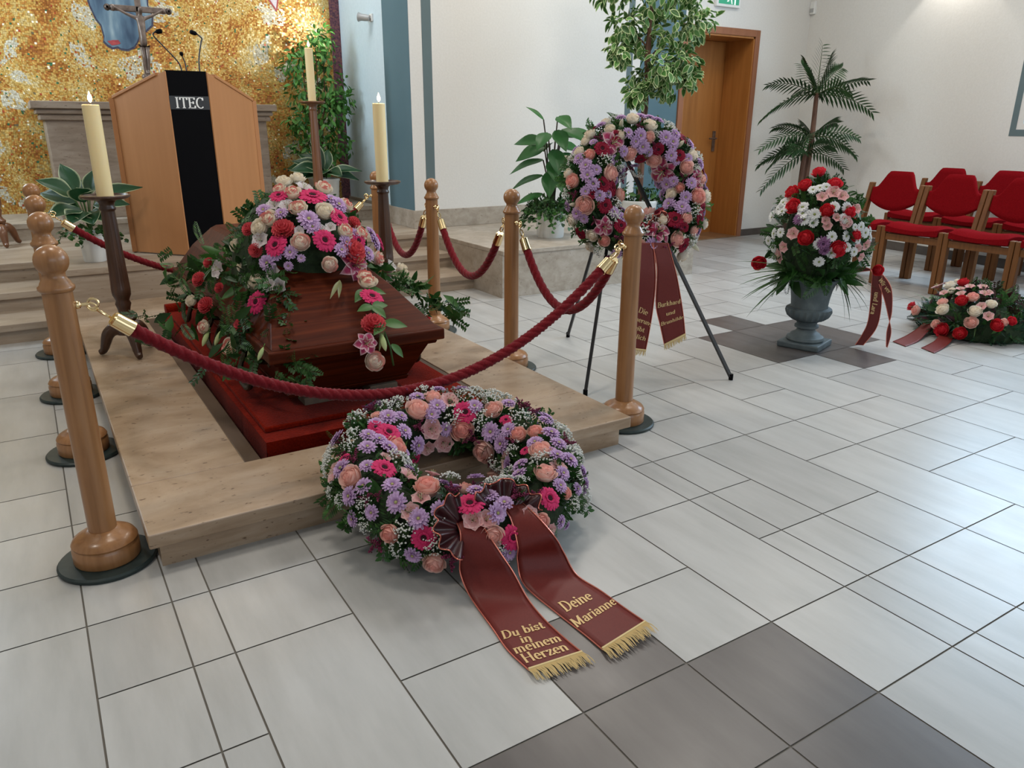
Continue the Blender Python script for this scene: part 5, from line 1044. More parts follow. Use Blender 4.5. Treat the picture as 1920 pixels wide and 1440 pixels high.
STANDING_FLOWERS = """r-320,60,58,-93,-10,36,30 r-308,-16,-39,-74,-68,2,34 r-179,-19,91,35,-93,15,34 r-66,-12,176,-8,-95,-31,28 r-127,-29,0,73,-64,24,28 r-255,32,169,-72,-47,51,23 r64,-30,146,-60,-68,-43,28 r22,-36,244,-40,-92,-1,21 r184,-116,115,-30,-94,13,28 r220,-164,-13,-21,-92,32,33 r272,-132,59,37,-93,0,19 r152,-116,25,-80,-55,23,21 r146,-176,-103,-7,-100,5,26 r52,-23,-96,-35,44,83,34 r89,-185,-193,-1,-98,21,30 r199,-178,-162,39,-91,-17,21 r-240,-75,-190,-52,-83,-20,23 r-97,-147,-210,-27,-93,26,23 p-108,2,253,-16,-81,56,21 p-139,44,276,-50,-42,75,21 p-226,100,224,-68,1,74,21 p44,-13,292,-5,-55,83,28 p238,-95,163,28,-83,48,24 p277,-164,-140,79,-61,-13,20 p-278,-36,-167,-78,-45,-44,25 p166,-151,-277,51,-54,-67,29 G-229,-34,47,-21,-90,39,29 G-235,-61,-39,-21,-94,26,29 G-206,9,193,-30,-78,55,29 G-131,9,251,-41,-80,44,20 G9,-3,153,-19,-60,-77,26 G65,-51,193,-44,-87,-22,23 G156,-94,164,-43,-79,44,23 G95,-157,-111,-45,-69,57,33 G-281,-30,7,-49,-79,37,18 G130,-184,-143,-25,-96,11,19 G-51,-90,-127,-4,-35,94,21 G-25,-125,-144,1,-51,86,21 G253,-165,-63,27,-96,-8,21 c-278,22,124,-75,-45,48,27 c-284,4,86,-63,-70,33,27 c-250,-10,108,-36,-89,27,20 c-302,-8,19,-59,-79,17,20 c-253,-45,0,-42,-81,40,23 c-209,-43,9,27,-90,34,20 c-79,35,101,51,-62,-59,26 c-155,-13,149,12,-99,10,18 c-25,-23,249,-13,-98,16,28 c-48,-21,225,-21,-97,8,23 c-10,-27,205,-36,-92,-16,28 c-78,-5,259,-18,-88,44,21 c26,-31,182,-22,-95,-24,19 c23,50,125,-14,-25,-96,17 c97,-56,240,-32,-91,27,28 c130,-69,222,-27,-91,31,26 c126,-75,200,-36,-86,36,19 c129,-62,41,-94,-27,-19,28 c140,-90,52,-89,-45,9,21 c129,-39,-9,-91,40,13,24 c164,-145,-14,-59,-80,7,24 c114,-100,-48,-89,-14,44,28 c138,-150,-59,-45,-74,49,28 c152,-163,-67,-38,-81,44,21 c-194,-74,-69,-15,-93,34,21 c-307,-15,-95,-81,-54,-22,18 c-41,-163,-212,-12,-96,26,28 c-46,-158,-254,-31,-88,-38,23 c-11,-171,-220,-9,-99,9,21 c196,-107,151,-20,-95,23,19 c142,-91,140,-50,-85,14,16 c-220,51,220,-58,-28,76,16 l-153,1,221,-32,-92,23,48 l110,-42,91,-86,-43,-29,57 l8,-151,-157,-23,-74,63,51 l-246,-79,-130,-33,-94,-8,41 l239,-137,74,2,-95,30,33 l237,-150,34,4,-95,31,28 b-85,33,296,-32,-56,76,21 b-271,143,148,-69,58,43,23 b-327,34,-38,-100,-7,1,21 b170,-78,211,1,-80,60,21 b219,-166,-235,53,-55,-64,24 b300,-152,-57,72,-69,-8,10 y-204,-10,150,-29,-79,54,27 y-81,20,79,67,-52,-53,23 y-203,-83,-88,-13,-94,33,27 y51,58,89,-36,12,-92,26 y55,-39,257,-19,-90,39,16 y229,-124,110,-6,-93,37,17 y197,-177,-73,-4,-96,29,26 y-70,-132,-158,-25,-74,62,28 s-194,45,240,-57,-59,57,27 s-19,53,112,20,-19,-96,28 s-91,9,68,75,-59,-30,28 s168,-119,71,-58,-80,15,28 s-15,-5,288,-7,-73,68,23 s-277,-54,-104,-80,-60,-1,23 s51,-47,209,-45,-89,0,28 s96,-175,-141,-26,-81,52,26"""
COFFIN_FLOWERS = """w8,-139,289,9,-29,95,29 w-54,-151,278,-4,-31,95,29 w95,-198,252,21,-54,82,30 w-46,-235,240,-32,-41,85,30 w-84,-187,255,-35,-35,87,22 w-50,-311,187,-30,-58,76,30 w46,-334,172,8,-76,65,34 w-163,-288,149,-58,-57,58,31 w-199,-280,120,-68,-61,40,31 w-82,-406,68,-27,-85,46,34 w106,-386,96,45,-71,54,30 w11,-462,-18,-21,-95,23,29 w262,-334,-34,77,-62,14,30 w163,-259,186,54,-39,74,28 w182,-354,77,59,-68,43,29 g24,-266,226,2,-39,92,48 g-99,-222,232,-31,-40,87,31 g100,-346,146,41,-66,63,38 g-166,-365,56,-65,-48,59,39 g8,-422,70,12,-85,51,39 g162,-384,54,32,-87,37,31 g349,-157,5,90,-31,32,32 k-129,-346,117,-34,-59,73,36 k126,-423,18,41,-71,58,45 k-236,-240,113,-65,-43,62,24 k-235,-307,37,-56,-78,29,23 k174,-326,119,46,-77,44,25 c-31,-361,145,0,-74,67,37 c-170,-240,180,-43,-58,69,25 c-125,-406,32,-46,-82,33,24 c-205,-364,-7,-66,-72,21,28 c-171,-381,19,-54,-69,49,18 c121,-285,190,33,-69,65,33 c100,-269,210,14,-49,86,26 c96,-415,56,39,-82,42,26 c264,-300,29,74,-53,41,32 c257,-285,64,70,-48,53,27 c-140,-419,-17,-58,-81,8,16 c-117,-299,170,-42,-50,76,24 c158,-369,80,46,-69,55,22 c197,-387,-3,51,-71,48,29 c68,-438,28,17,-80,57,26 c-92,-432,10,-34,-86,37,14 c-23,-384,121,-18,-82,54,27 A12,-203,262,20,-39,90,29 A-87,-284,197,-15,-58,80,28 A-129,-247,202,-38,-54,75,26 A-211,-308,75,-60,-63,49,29 A6,-397,107,13,-77,62,25 A51,-386,116,-22,-65,73,20 A-136,-293,164,-52,-55,66,21 A-76,-379,110,-15,-83,53,17 l127,-442,-34,32,-90,28,58 w-244,-33,19,-83,-38,41,26 w-242,-110,-55,-80,-38,47,25 w-245,-319,-93,-76,-35,55,31 w-438,57,-215,-76,-43,49,23 w-421,-63,-306,-80,-48,35,24 w-352,-234,-362,-63,-55,55,33 g-280,-439,-144,-76,-45,47,37 k-396,75,-127,-76,-37,53,27 k-398,-18,-223,-75,-39,54,30 k-340,-406,-240,-86,-27,43,33 k-351,69,-58,-77,-36,53,19 k-340,-41,-149,-71,-47,52,18 A-192,-386,-47,-78,-41,47,28 A-196,-468,-83,-73,-65,22,26 A-231,-458,-77,-74,-53,41,24 A-247,-141,-95,-82,-48,32,22 A-323,1,-79,-88,-32,35,34 b-308,-371,-352,-72,-56,42,28 b-428,-93,-349,-76,-48,44,24 b-388,-149,-338,-83,-44,35,24 b-358,-742,-261,-84,-44,32,18 w134,-548,-94,-8,-37,93,31 w134,-514,-76,-13,-42,90,28 w35,-818,-332,-7,-96,26,34 g115,-625,-135,17,-47,87,38 k66,-759,-207,-3,-55,84,38 l11,-815,-260,-6,-92,38,37 b78,-815,-264,-5,-90,42,25 w554,72,-171,43,-59,68,27 A492,58,-147,53,-65,54,26 k588,-146,-377,37,-58,72,11"""
URN_FLOWERS = """d-231,6,416,-93,15,34,33 d-173,-158,409,-78,-45,43,32 d-83,-221,405,-40,-81,42,27 d-248,-106,267,-84,-38,39,36 d-144,-228,220,-50,-87,-3,35 d-57,-261,285,-14,-99,6,25 W-210,98,415,-83,27,49,24 W-234,70,384,-80,18,57,24 W-153,200,376,-51,83,24,23 W-209,150,345,-80,55,25,25 W-224,-54,418,-81,8,58,24 W-236,-63,383,-71,-8,70,29 W-241,-77,359,-88,-39,27,26 W-214,-116,387,-83,-47,30,26 W-224,-125,345,-89,-31,32,21 W-143,-175,427,-65,-60,47,23 W-90,-208,425,-44,-87,21,23 W-118,-219,371,-23,-89,40,23 W-213,-166,243,-79,-59,-16,26 W-174,-204,281,-53,-83,16,23 W-114,-242,284,-4,-98,18,23 W-102,-250,227,-33,-93,17,21 W-166,-211,199,-72,-69,-10,24 W-56,-262,202,-17,-98,7,21 W-200,-168,151,-64,-70,-32,24 W-41,-266,259,-11,-99,8,16 W-27,-259,329,-6,-100,-2,23 W9,-266,297,-13,-99,7,24 W56,-260,298,39,-91,16,21 W70,-260,260,34,-94,8,19 W-64,-253,328,-12,-96,25,16 W-255,87,268,-87,49,8,25 W-229,142,222,-97,22,-13,22 W-254,83,193,-95,28,-14,22 W-265,40,280,-98,10,17,22 a-265,-38,284,-94,-22,25,28 a-269,7,209,-98,9,-16,26 a-260,33,157,-88,42,-24,33 a-111,-230,352,-25,-95,17,31 a-190,-167,360,-48,-77,42,21 a-186,-180,336,-79,-60,12,21 a-148,-199,376,-37,-73,57,21 a31,-268,233,-2,-97,-26,26 a9,-264,171,-2,-98,-20,21 a-34,-267,222,-29,-95,7,21 m-201,-180,249,-77,-61,-17,31 m-194,-187,213,-59,-72,-37,24 m-248,-51,357,-86,-30,41,26 d-16,40,585,-37,13,92,32 d-147,16,524,-63,5,78,33 d-74,-111,536,-42,-39,82,31 d-175,70,483,-82,19,54,35 d-229,10,419,-90,0,44,34 W-164,-49,503,-63,-28,72,22 W-143,-75,513,-56,-29,78,22 W-123,-94,519,-46,-62,64,22 W-206,90,429,-84,26,48,25 W-215,109,395,-86,44,26,25 W-230,45,410,-87,11,48,22 W-190,170,353,-85,42,33,23 W-226,-46,417,-87,-10,49,24 a-114,-136,496,-58,-51,64,31 a-87,-170,480,-36,-67,65,29 a-163,-110,473,-65,-41,64,26 a-117,-225,358,-54,-82,15,24 a-38,-227,418,-26,-87,43,24 a-210,52,444,-71,20,68,22 d-241,188,94,-66,-72,-18,33 d199,-256,80,-70,-71,8,27"""
FLOORS_FLOWERS = """d-96,75,305,-15,29,95,31 d-273,-26,232,-65,5,76,32 d-360,10,60,-96,6,26,35 d-348,-92,58,-86,-17,48,34 d-258,-237,127,-56,-68,47,33 d-192,-280,153,-46,-74,50,22 d-165,329,116,-39,78,48,26 r-233,-64,255,-31,-15,94,30 r-294,71,206,-52,7,85,24 r-325,-129,129,-82,-25,52,30 r-258,242,117,-73,64,24,29 r-226,-258,146,-40,-71,58,19 r-356,53,83,-93,5,36,23 p-327,45,170,-64,29,71,33 p-293,-122,188,-51,-25,83,33 p-219,-166,232,-33,-37,87,26 p-143,125,282,-17,31,93,31 p-209,76,267,-46,24,85,20 p-58,133,299,-12,13,98,17 a-96,227,252,-14,47,87,29 a-189,38,281,-17,4,98,23 a-230,8,262,-41,13,90,23 a-151,5,297,-29,-1,96,23 a-127,-57,301,-24,-19,95,25 a-179,-98,276,-15,-25,96,27 a-227,110,248,-52,12,84,21 a-257,-134,218,-60,-27,75,23 a-270,-188,171,-69,-38,61,25 a-33,214,270,16,37,92,15 a-148,-111,285,-15,-50,86,17"""

# ---------------------------------------------------------------- wreath lying against the platform
def ring_wreath(name, label, C, ax, R_, r_, data, seed, fill, clear):
    C = Vector(C); ax = Vector(ax).normalized(); t = thing(name, label, 'wreath', C)
    e1 = Vector((0, 0, 1)).cross(ax); e1 = e1.normalized(); e2 = ax.cross(e1); rg = random.Random(seed)
    b = MB(); b.grid(lambda u, v: (e1 * cos(2 * pi * u) + e2 * sin(2 * pi * u)) * (R_ + (r_ - .03) * .92 * cos(2 * pi * v)) + ax * ((r_ - .03) * .92 * sin(2 * pi * v)), 60, 18); b.build('moss_ring', noisy('dark_moss', [(0.3, (.008, .018, .006)), (0.7, (.02, .04, .012))], nscale=50, rough=.95, bump=.6), t)
    pts = []
    for k in range(620):
        a = rg.uniform(0, 6.283); q = rg.uniform(-2.2, 5.2) * .5 + .8
        q = rg.uniform(-0.75, 3.9); d = e1 * cos(a) + e2 * sin(a); n_ = d * cos(q) + ax * sin(q)
        if n_.dot(clear[0]) > .35 and abs((d * R_ - clear[2]).dot(clear[3])) < .15: continue
        pts.append((d * R_ + n_ * (r_ - .035), n_))
    cloud(t, 'greenery', pts, (('fern', 4), ('box', 3), ('leaf', 2)), DARKG + MIDG[:1], L=(.035, .075))
    pts = []
    for k in range(130):
        a = rg.uniform(0, 6.283); q = rg.uniform(-.5, .2); d = e1 * cos(a) + e2 * sin(a); n_ = d * cos(q) + ax * sin(q)
        if n_.dot(clear[0]) > .35 and abs((d * R_ - clear[2]).dot(clear[3])) < .17: continue
        pts.append((d * R_ + n_ * (r_ - .03), (n_ + ax * -.1).normalized()))
    cloud(t, 'outer_greenery', pts, (('fern', 5), ('box', 4)), MIDG + DARKG[2:], L=(.05, .10))
    scatter(t, data, seed=seed, pale=True)
    # small filler blooms between the large ones
    taken = [(Vector([int(v) for v in q[1:].split(',')][:3]) / 1000, int(q.split(',')[-1]) / 1000) for q in data.split()]; out = []; cnt = {}
    for k in range(1500):
        a = rg.uniform(0, 6.283); q = rg.uniform(-.15, 3.3); d = e1 * cos(a) + e2 * sin(a); n_ = d * cos(q) + ax * sin(q); p = d * R_ + n_ * (r_ + .005); T = rg.choice(fill); s_ = {'c': .024, 'y': .030, 's': .032, 'G': .028, 'p': .026, 'a': .028}[T] * rg.uniform(.85, 1.1)
        if cnt.get(T, 0) >= 34 or (n_ .dot(clear[0]) > clear[1] and abs((p - clear[2]).dot(clear[3])) < .17) or any((p - P).length < (s_ + S_) * .80 for P, S_ in taken): continue
        taken.append((p, s_)); cnt[T] = cnt.get(T, 0) + 1
        out.append('%s%d,%d,%d,%d,%d,%d,%d' % (T, *[round(v * 1000) for v in p], *[round(v * 100) for v in n_], round(s_ * 1000)))
    scatter(t, ' '.join(out), seed=seed + 50); return t, e1, e2, ax
W1C = (1.015, 1.94, .155)
w1, e1, e2, ax = ring_wreath('funeral_wreath', 'pink and lilac flower wreath lying against the front edge of the stone platform', W1C, (0, -sin(radians(12)), cos(radians(12))), .28, .115, WREATH_FLOWERS, 3, 'cyys', (Vector((0, -1, 0)), .45, Vector((-.03, 0, 0)), Vector((1, 0, 0))))
TLL = [(.850, 1.668, .180), (.840, 1.600, .162), (.829, 1.582, .095), (.824, 1.572, .05), (.823, 1.515, .010), (.810, 1.377, .003), (.799, 1.288, .003), (.803, 1.199, .004)]
TLR = [(.915, 1.665, .190), (.905, 1.580, .162), (.926, 1.520, .10), (.945, 1.492, .055), (.950, 1.432, .010), (.943, 1.351, .003), (.942, 1.265, .003), (.946, 1.183, .004)]
ribbon(w1, TLL, TLR, [('Du bist', .765, .026, .47), ('in', .820, .026, .40), ('meinem', .868, .026, .50), ('Herzen', .925, .027, .47)], .045, org=W1C)['label'] = 'left ribbon tail reading Du bist in meinem Herzen'
TRL = [(.990, 1.665, .185), (.988, 1.585, .172), (.983, 1.535, .11), (.978, 1.528, .065), (.972, 1.485, .015), (.984, 1.352, .003), (.992, 1.244, .003), (.994, 1.167, .004)]
TRR = [(1.045, 1.66, .190), (1.054, 1.565, .175), (1.076, 1.495, .13), (1.107, 1.488, .07), (1.123, 1.447, .015), (1.144, 1.366, .003), (1.146, 1.27, .006), (1.145, 1.182, .014)]
ribbon(w1, TRL, TRR, [('Deine', .715, .028, .45), ('Marianne', .800, .0265, .50)], .045, org=W1C)['label'] = 'right ribbon tail reading Deine Marianne'
bow(w1, Vector((.985, 1.595, .165)) - Vector(W1C), (.0, -.62, .78), (.45, .8, .6), .105)
bow(w1, Vector((.865, 1.605, .165)) - Vector(W1C), (-.1, -.75, .65), (-.9, .25, .15), .095)
# ---------------------------------------------------------------- standing wreath on the easel
W2C = (2.37, 2.71, .91); t17 = radians(17)
w2, e1, e2, ax = ring_wreath('standing_wreath', 'round wreath of peach roses and stargazer lilies hung on the black easel', W2C, (-.24 * cos(t17), -.97 * cos(t17), sin(t17)), .235, .10, STANDING_FLOWERS, 5, 'ccysGp', (Vector((0, 0, -1)), .45, Vector((-.01, 0, 0)), Vector((1, 0, 0))))
ribbon(w2, [(2.215, 2.56, .715), (2.205, 2.535, .60), (2.205, 2.535, .464), (2.186, 2.545, .35), (2.176, 2.55, .245)], [(2.325, 2.53, .71), (2.329, 2.505, .555), (2.325, 2.505, .415), (2.315, 2.51, .30), (2.306, 2.515, .219)],
       [('Die', .555, .024, .62), ('Erinnerung', .645, .022, .52), ('bleibt', .735, .024, .52), ('ewiglich', .825, .024, .5)], .028, org=W2C, vertical=True, tsize=.024)
ribbon(w2, [(2.318, 2.533, .711), (2.336, 2.509, .603), (2.342, 2.507, .436), (2.372, 2.50, .33), (2.399, 2.493, .237)], [(2.396, 2.514, .707), (2.432, 2.485, .573), (2.467, 2.476, .448), (2.487, 2.47, .36), (2.502, 2.467, .28)],
       [('Burkhard', .52, .0205, .5), ('und', .63, .021, .5), ('Brunhilde', .735, .0195, .5)], .028, org=W2C, vertical=True)
bow(w2, Vector((2.42, 2.585, .745)) - Vector(W2C), ax, (.1, .1, 1), .085, mat='ribbon')
# ---------------------------------------------------------------- coffin spray
CSO = (.97, 3.4, .69)
cs = thing('coffin_spray', 'large spray of cream roses and pink gerberas lying on the coffin lid', 'flower arrangement', CSO)
rg = random.Random(21); O = Vector(CSO); pts = []
for k in range(330):
    a = rg.uniform(0, 6.283); q = rg.uniform(.0, 1.35); n_ = Vector((cos(a) * cos(q), sin(a) * cos(q), sin(q)))
    pts.append((Vector((.99 + .28 * n_.x, 3.36 + .33 * n_.y, .585 + .32 * n_.z)) - O, n_))
cloud(cs, 'greenery', pts, (('leaf', 4), ('box', 3), ('fern', 2)), DARKG, L=(.04, .08))
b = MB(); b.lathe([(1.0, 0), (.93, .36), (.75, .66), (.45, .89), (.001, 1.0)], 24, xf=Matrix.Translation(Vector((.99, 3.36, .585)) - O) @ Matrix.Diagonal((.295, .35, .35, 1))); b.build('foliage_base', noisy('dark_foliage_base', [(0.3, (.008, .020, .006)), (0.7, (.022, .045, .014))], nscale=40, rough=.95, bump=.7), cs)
def drape(p0, p1, n_, k, spread, L, mixk, cols, name, sag=0.0, nrm_=None, label=None):
    pts = []; A = Vector(p0) - O; B = Vector(p1) - O; d = (B - A)
    for i in range(k):
        t = rg.random(); c = A.lerp(B, t) + Vector((rg.gauss(0, spread), rg.gauss(0, spread), rg.gauss(0, spread * .4) - sag * t * t)); pts.append((c, (Vector(n_) * .5 + d.normalized() * .9).normalized()))
    return cloud(cs, name, pts, mixk, cols, label, L)
# trailing greenery: left side, front left corner, front right, right rear
drape((.74, 3.25, .66), (.53, 2.80, .33), (-.6, -.4, .4), 75, .045, (.05, .11), (('leaf', 3), ('box', 3), ('fern', 2)), DARKG, 'trailing_foliage')
drape((.72, 3.55, .66), (.46, 3.55, .34), (-.8, -.2, .4), 70, .09, (.05, .12), (('leaf', 3), ('box', 2), ('fern', 2)), DARKG, 'trailing_foliage')
drape((.76, 3.00, .64), (.70, 2.57, .34), (-.1, -.8, .4), 90, .026, (.04, .08), (('fern', 4), ('box', 3)), DARKG, 'trailing_foliage')
drape((1.22, 3.25, .62), (1.55, 2.95, .40), (.6, -.3, .4), 100, .040, (.06, .11), (('box', 2), ('leaf', 4)), DARKG[1:] + MIDG[:1], 'trailing_foliage')
drape((.80, 3.45, .66), (.60, 4.0, .53), (-.6, .2, .5), 45, .05, (.06, .13), (('leaf', 3), ('fern', 3)), MIDG + DARKG, 'trailing_foliage')
b = MB()
def bigleaf(b, p, d, n_, L, W, c0, c1=None, nt=7, ns=4, droop=.25, fold=.12, margin=.8, wob=0.0, prof=None):
    d = Vector(d).normalized(); n_ = Vector(n_); sd = d.cross(n_).normalized(); n_ = sd.cross(d); p = Vector(p)
    pf = prof or (lambda t: max(.0, sin(pi * min(1, (.04 + .96 * t) ** .8))))
    def f(u, v):
        s = 2 * v - 1; return p + d * (L * u * (1 - droop * .25 * u)) + sd * (W * .5 * pf(u) * s) + n_ * (fold * W * abs(s) * pf(u) - droop * L * u * u + wob * W * sin(u * 9 + 3 * s) * abs(s))
    b.grid(f, nt, ns, 0, lambda u, v: (c1 if (c1 and abs(2 * v - 1) > margin) else lerp(c0, tuple(q * 1.35 for q in c0), .5 * (1 - abs(2 * v - 1)))))
FP = [(1.075, 2.83, .565), (1.065, 2.73, .52), (1.07, 2.64, .47), (1.075, 2.585, .40), (1.08, 2.575, .33)]
for p, d, L in ((FP[0], (-.7, -.6, -.3), .085), (FP[0], (.8, -.3, -.1), .09), (FP[1], (-.9, -.3, 0), .075), (FP[1], (.9, .2, 0), .08), (FP[2], (-.6, -.5, -.2), .08), (FP[2], (.9, -.2, -.1), .10), (FP[2], (-.35, -.5, -.6), .12), (FP[3], (.5, -.4, -.6), .07), (FP[1], (.3, -.7, -.3), .08), ((1.0, 2.9, .60), (-.35, -.9, -.3), .12), ((.99, 2.88, .60), (-.6, -.8, -.3), .12)):
    thin = L >= .12
    bigleaf(b, Vector(p) + Vector((0, -.012, .015)) - O, d, (0, -.6, .8), L, .018 if thin else L * .5, (.16, .17, .07) if thin else (.055, .135, .032), droop=.15)
b.tube([Vector(p) - O for p in FP], .004, 6, col=(.06, .13, .04)); b.build('front_leaf_trail', M['leaf'], cs, angle=180)
scatter(cs, COFFIN_FLOWERS, seed=7, hang=True)
# ---------------------------------------------------------------- urn bouquet
UO = (3.68, 2.68, .38); O = Vector(UO); rg = random.Random(31)
ub = thing('urn_arrangement', 'red roses and white daisies arranged with palm leaves in the grey urn', 'flower arrangement', UO)
pts = []
for k in range(430):
    a = rg.uniform(0, 6.283); q = rg.uniform(-.35, 1.5); n_ = Vector((cos(a) * cos(q), sin(a) * cos(q), sin(q))); pts.append((Vector((.225 * n_.x, .225 * n_.y, .23 + .27 * n_.z)), n_))
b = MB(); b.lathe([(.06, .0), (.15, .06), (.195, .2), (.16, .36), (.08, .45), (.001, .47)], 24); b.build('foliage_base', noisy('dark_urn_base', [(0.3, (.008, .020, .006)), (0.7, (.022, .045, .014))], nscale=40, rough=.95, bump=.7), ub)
cloud(ub, 'greenery', pts, (('leaf', 3), ('box', 3), ('fern', 3)), DARKG, L=(.05, .10))
pts = []
for k in range(150):
    a = rg.uniform(0, 6.283); n_ = Vector((cos(a), sin(a), rg.uniform(-.45, .25))).normalized(); pts.append((Vector((.13 * cos(a), .13 * sin(a), .04 + rg.uniform(-.01, .05))), n_))
cloud(ub, 'collar_greenery', pts, (('fern', 4), ('leaf', 2)), DARKG + MIDG[:2], L=(.09, .17))
camr = Vector((.847, -.531, 0)); back = Vector((.531, .847, 0))
b = MB()
for i in range(13):
    a = radians(-52 + 80 * i / 12); d = -camr * cos(a) + Vector((0, 0, sin(a))) * 1.0 - back * .15 * (i % 3 - 1)
    d.z = d.z * .62 + .05; bigleaf(b, -camr * .10 + Vector((0, 0, .055)) - back * .08, d, (0, 0, 1), .33 + .06 * sin(i * 1.7), .024, (.045, .11, .028), droop=.22, nt=6, ns=2)
b.build('palm_leaf', M['leaf'], ub, angle=180); b = MB()
for i in range(9):
    a = radians(-62 + 60 * i / 8); d = camr * cos(a) + Vector((0, 0, sin(a))) + back * .15 * (i % 3 - 1); bigleaf(b, camr * .10 + Vector((0, 0, .05)) - back * .05, d, (0, 0, 1), .29 + .03 * sin(i * 2), .020, (.028, .075, .02), droop=.2, nt=6, ns=2)
b.build('palm_leaf', M['leaf'], ub, angle=180)
b = MB()
for (sx, sz) in ((-.255, .09), (.225, .06)): b.tube([Vector((0, 0, .05)), camr * sx * .5 + Vector((0, 0, sz * .8)), camr * sx * .86 + Vector((0, 0, sz)) + back * .03], .003, 5, col=(.05, .11, .03))
b.build('flower_stem', M['leaf'], ub)
scatter(ub, URN_FLOWERS, seed=9)
ribbon(ub, [(3.86, 2.56, .46), (3.923, 2.497, .449), (3.936, 2.484, .366), (3.945, 2.475, .167), (3.931, 2.489, .075), (3.905, 2.505, .012)], [(3.87, 2.55, .43), (3.958, 2.462, .440), (3.972, 2.448, .366), (3.985, 2.435, .237), (3.98, 2.44, .116), (3.935, 2.475, .012)], [], 0, org=UO, edge=True, vertical=True)
b = MB(); q, wd = text_mesh('und Lara'); 
for k, f in enumerate(q):
    b.add([(Vector((3.957, 2.463, .262)) - O) + Vector((.5, -.5, 0)).normalized() * ((p[1] - .3) * .034) * 1 + Vector((-.10, -.02, -1)).normalized() * ((p[0] - wd / 2) * .032) + Vector((-.7, -.7, 0)) * (.012 + .00003 * (k % 9)) for p in f], [(0, 1, 2, 3)])
b.build('lettering', M['gold'], ub, smooth=False)
ribbon(ub, [(3.955, 2.465, .445), (4.008, 2.412, .356), (4.027, 2.393, .214), (4.021, 2.399, .105), (4.028, 2.392, .010)], [(3.963, 2.457, .368), (3.992, 2.428, .282), (4.016, 2.404, .191), (4.037, 2.383, .1), (4.033, 2.387, .006)], [], 0, org=UO, vertical=True)
b = MB(); q, wd = text_mesh('Wir ver')
for k, f in enumerate(q):
    b.add([(Vector((3.984, 2.436, .362)) - O) + Vector((.46, -.46, -.75)).normalized() * ((p[0] - wd / 2) * .030) + Vector((.5, -.5, .7)).normalized() * ((p[1] - .3) * .030) + Vector((-.7, -.7, 0)) * (.006 + .00003 * (k % 9)) for p in f], [(0, 1, 2, 3)])
b.build('lettering', M['gold'], ub, smooth=False)
# ---------------------------------------------------------------- low bouquet on the floor
FO = (4.85, 2.33, 0); O = Vector(FO); rg = random.Random(41)
fb_ = thing('floor_bouquet', 'low dome bouquet of red, pink and white roses on the floor before the chairs', 'flower arrangement', FO)
pts = []
for k in range(330):
    a = rg.uniform(0, 6.283); q = rg.uniform(.0, 1.5); n_ = Vector((cos(a) * cos(q), sin(a) * cos(q), sin(q))); pts.append((Vector((.30 * n_.x, .30 * n_.y, .035 + .215 * n_.z)), n_))
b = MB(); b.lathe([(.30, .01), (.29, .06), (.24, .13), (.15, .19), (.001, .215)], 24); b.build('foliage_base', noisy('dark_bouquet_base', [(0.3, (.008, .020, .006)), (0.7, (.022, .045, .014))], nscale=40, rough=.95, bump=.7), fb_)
cloud(fb_, 'greenery', pts, (('leaf', 4), ('box', 3), ('fern', 2)), DARKG + [(.05, .008, .014), (.035, .006, .010)], L=(.05, .10))
pts = []
for k in range(150):
    a = rg.uniform(0, 6.283); n_ = Vector((cos(a), sin(a), rg.uniform(-.05, .12))).normalized(); pts.append((Vector((.24 * cos(a), .24 * sin(a), .045)), n_))
cloud(fb_, 'fern_collar', pts, (('fern', 4), ('box', 1)), [(.012, .05, .03), (.018, .065, .034), (.03, .09, .035)], L=(.10, .18))
b = MB()
for i in range(46):
    a = rg.uniform(0, 6.283); d = Vector((cos(a), sin(a), rg.uniform(.05, .55))); bigleaf(b, Vector((.16 * cos(a), .16 * sin(a), .08)), d, (0, 0, 1), rg.uniform(.22, .32), .011, rg.choice([(.05, .12, .07), (.09, .16, .05), (.03, .08, .05)]), droop=.18, nt=5, ns=2)
b.build('grass_blade', M['leaf'], fb_, angle=180)
scatter(fb_, FLOORS_FLOWERS, seed=12)
ribbon(fb_, [(4.66, 2.40, .10), (4.604, 2.5, .06), (4.486, 2.492, .03), (4.364, 2.484, .006), (4.191, 2.454, .004)], [(4.64, 2.36, .10), (4.593, 2.429, .06), (4.486, 2.418, .03), (4.318, 2.373, .006), (4.153, 2.35, .004)], [], 0, org=FO, edge=False)
ribbon(fb_, [(4.64, 2.36, .08), (4.548, 2.366, .05), (4.399, 2.316, .02), (4.3, 2.304, .006), (4.203, 2.288, .004)], [(4.64, 2.30, .08), (4.566, 2.311, .05), (4.483, 2.265, .02), (4.316, 2.216, .006), (4.163, 2.186, .004)], [], 0, org=FO, edge=False)
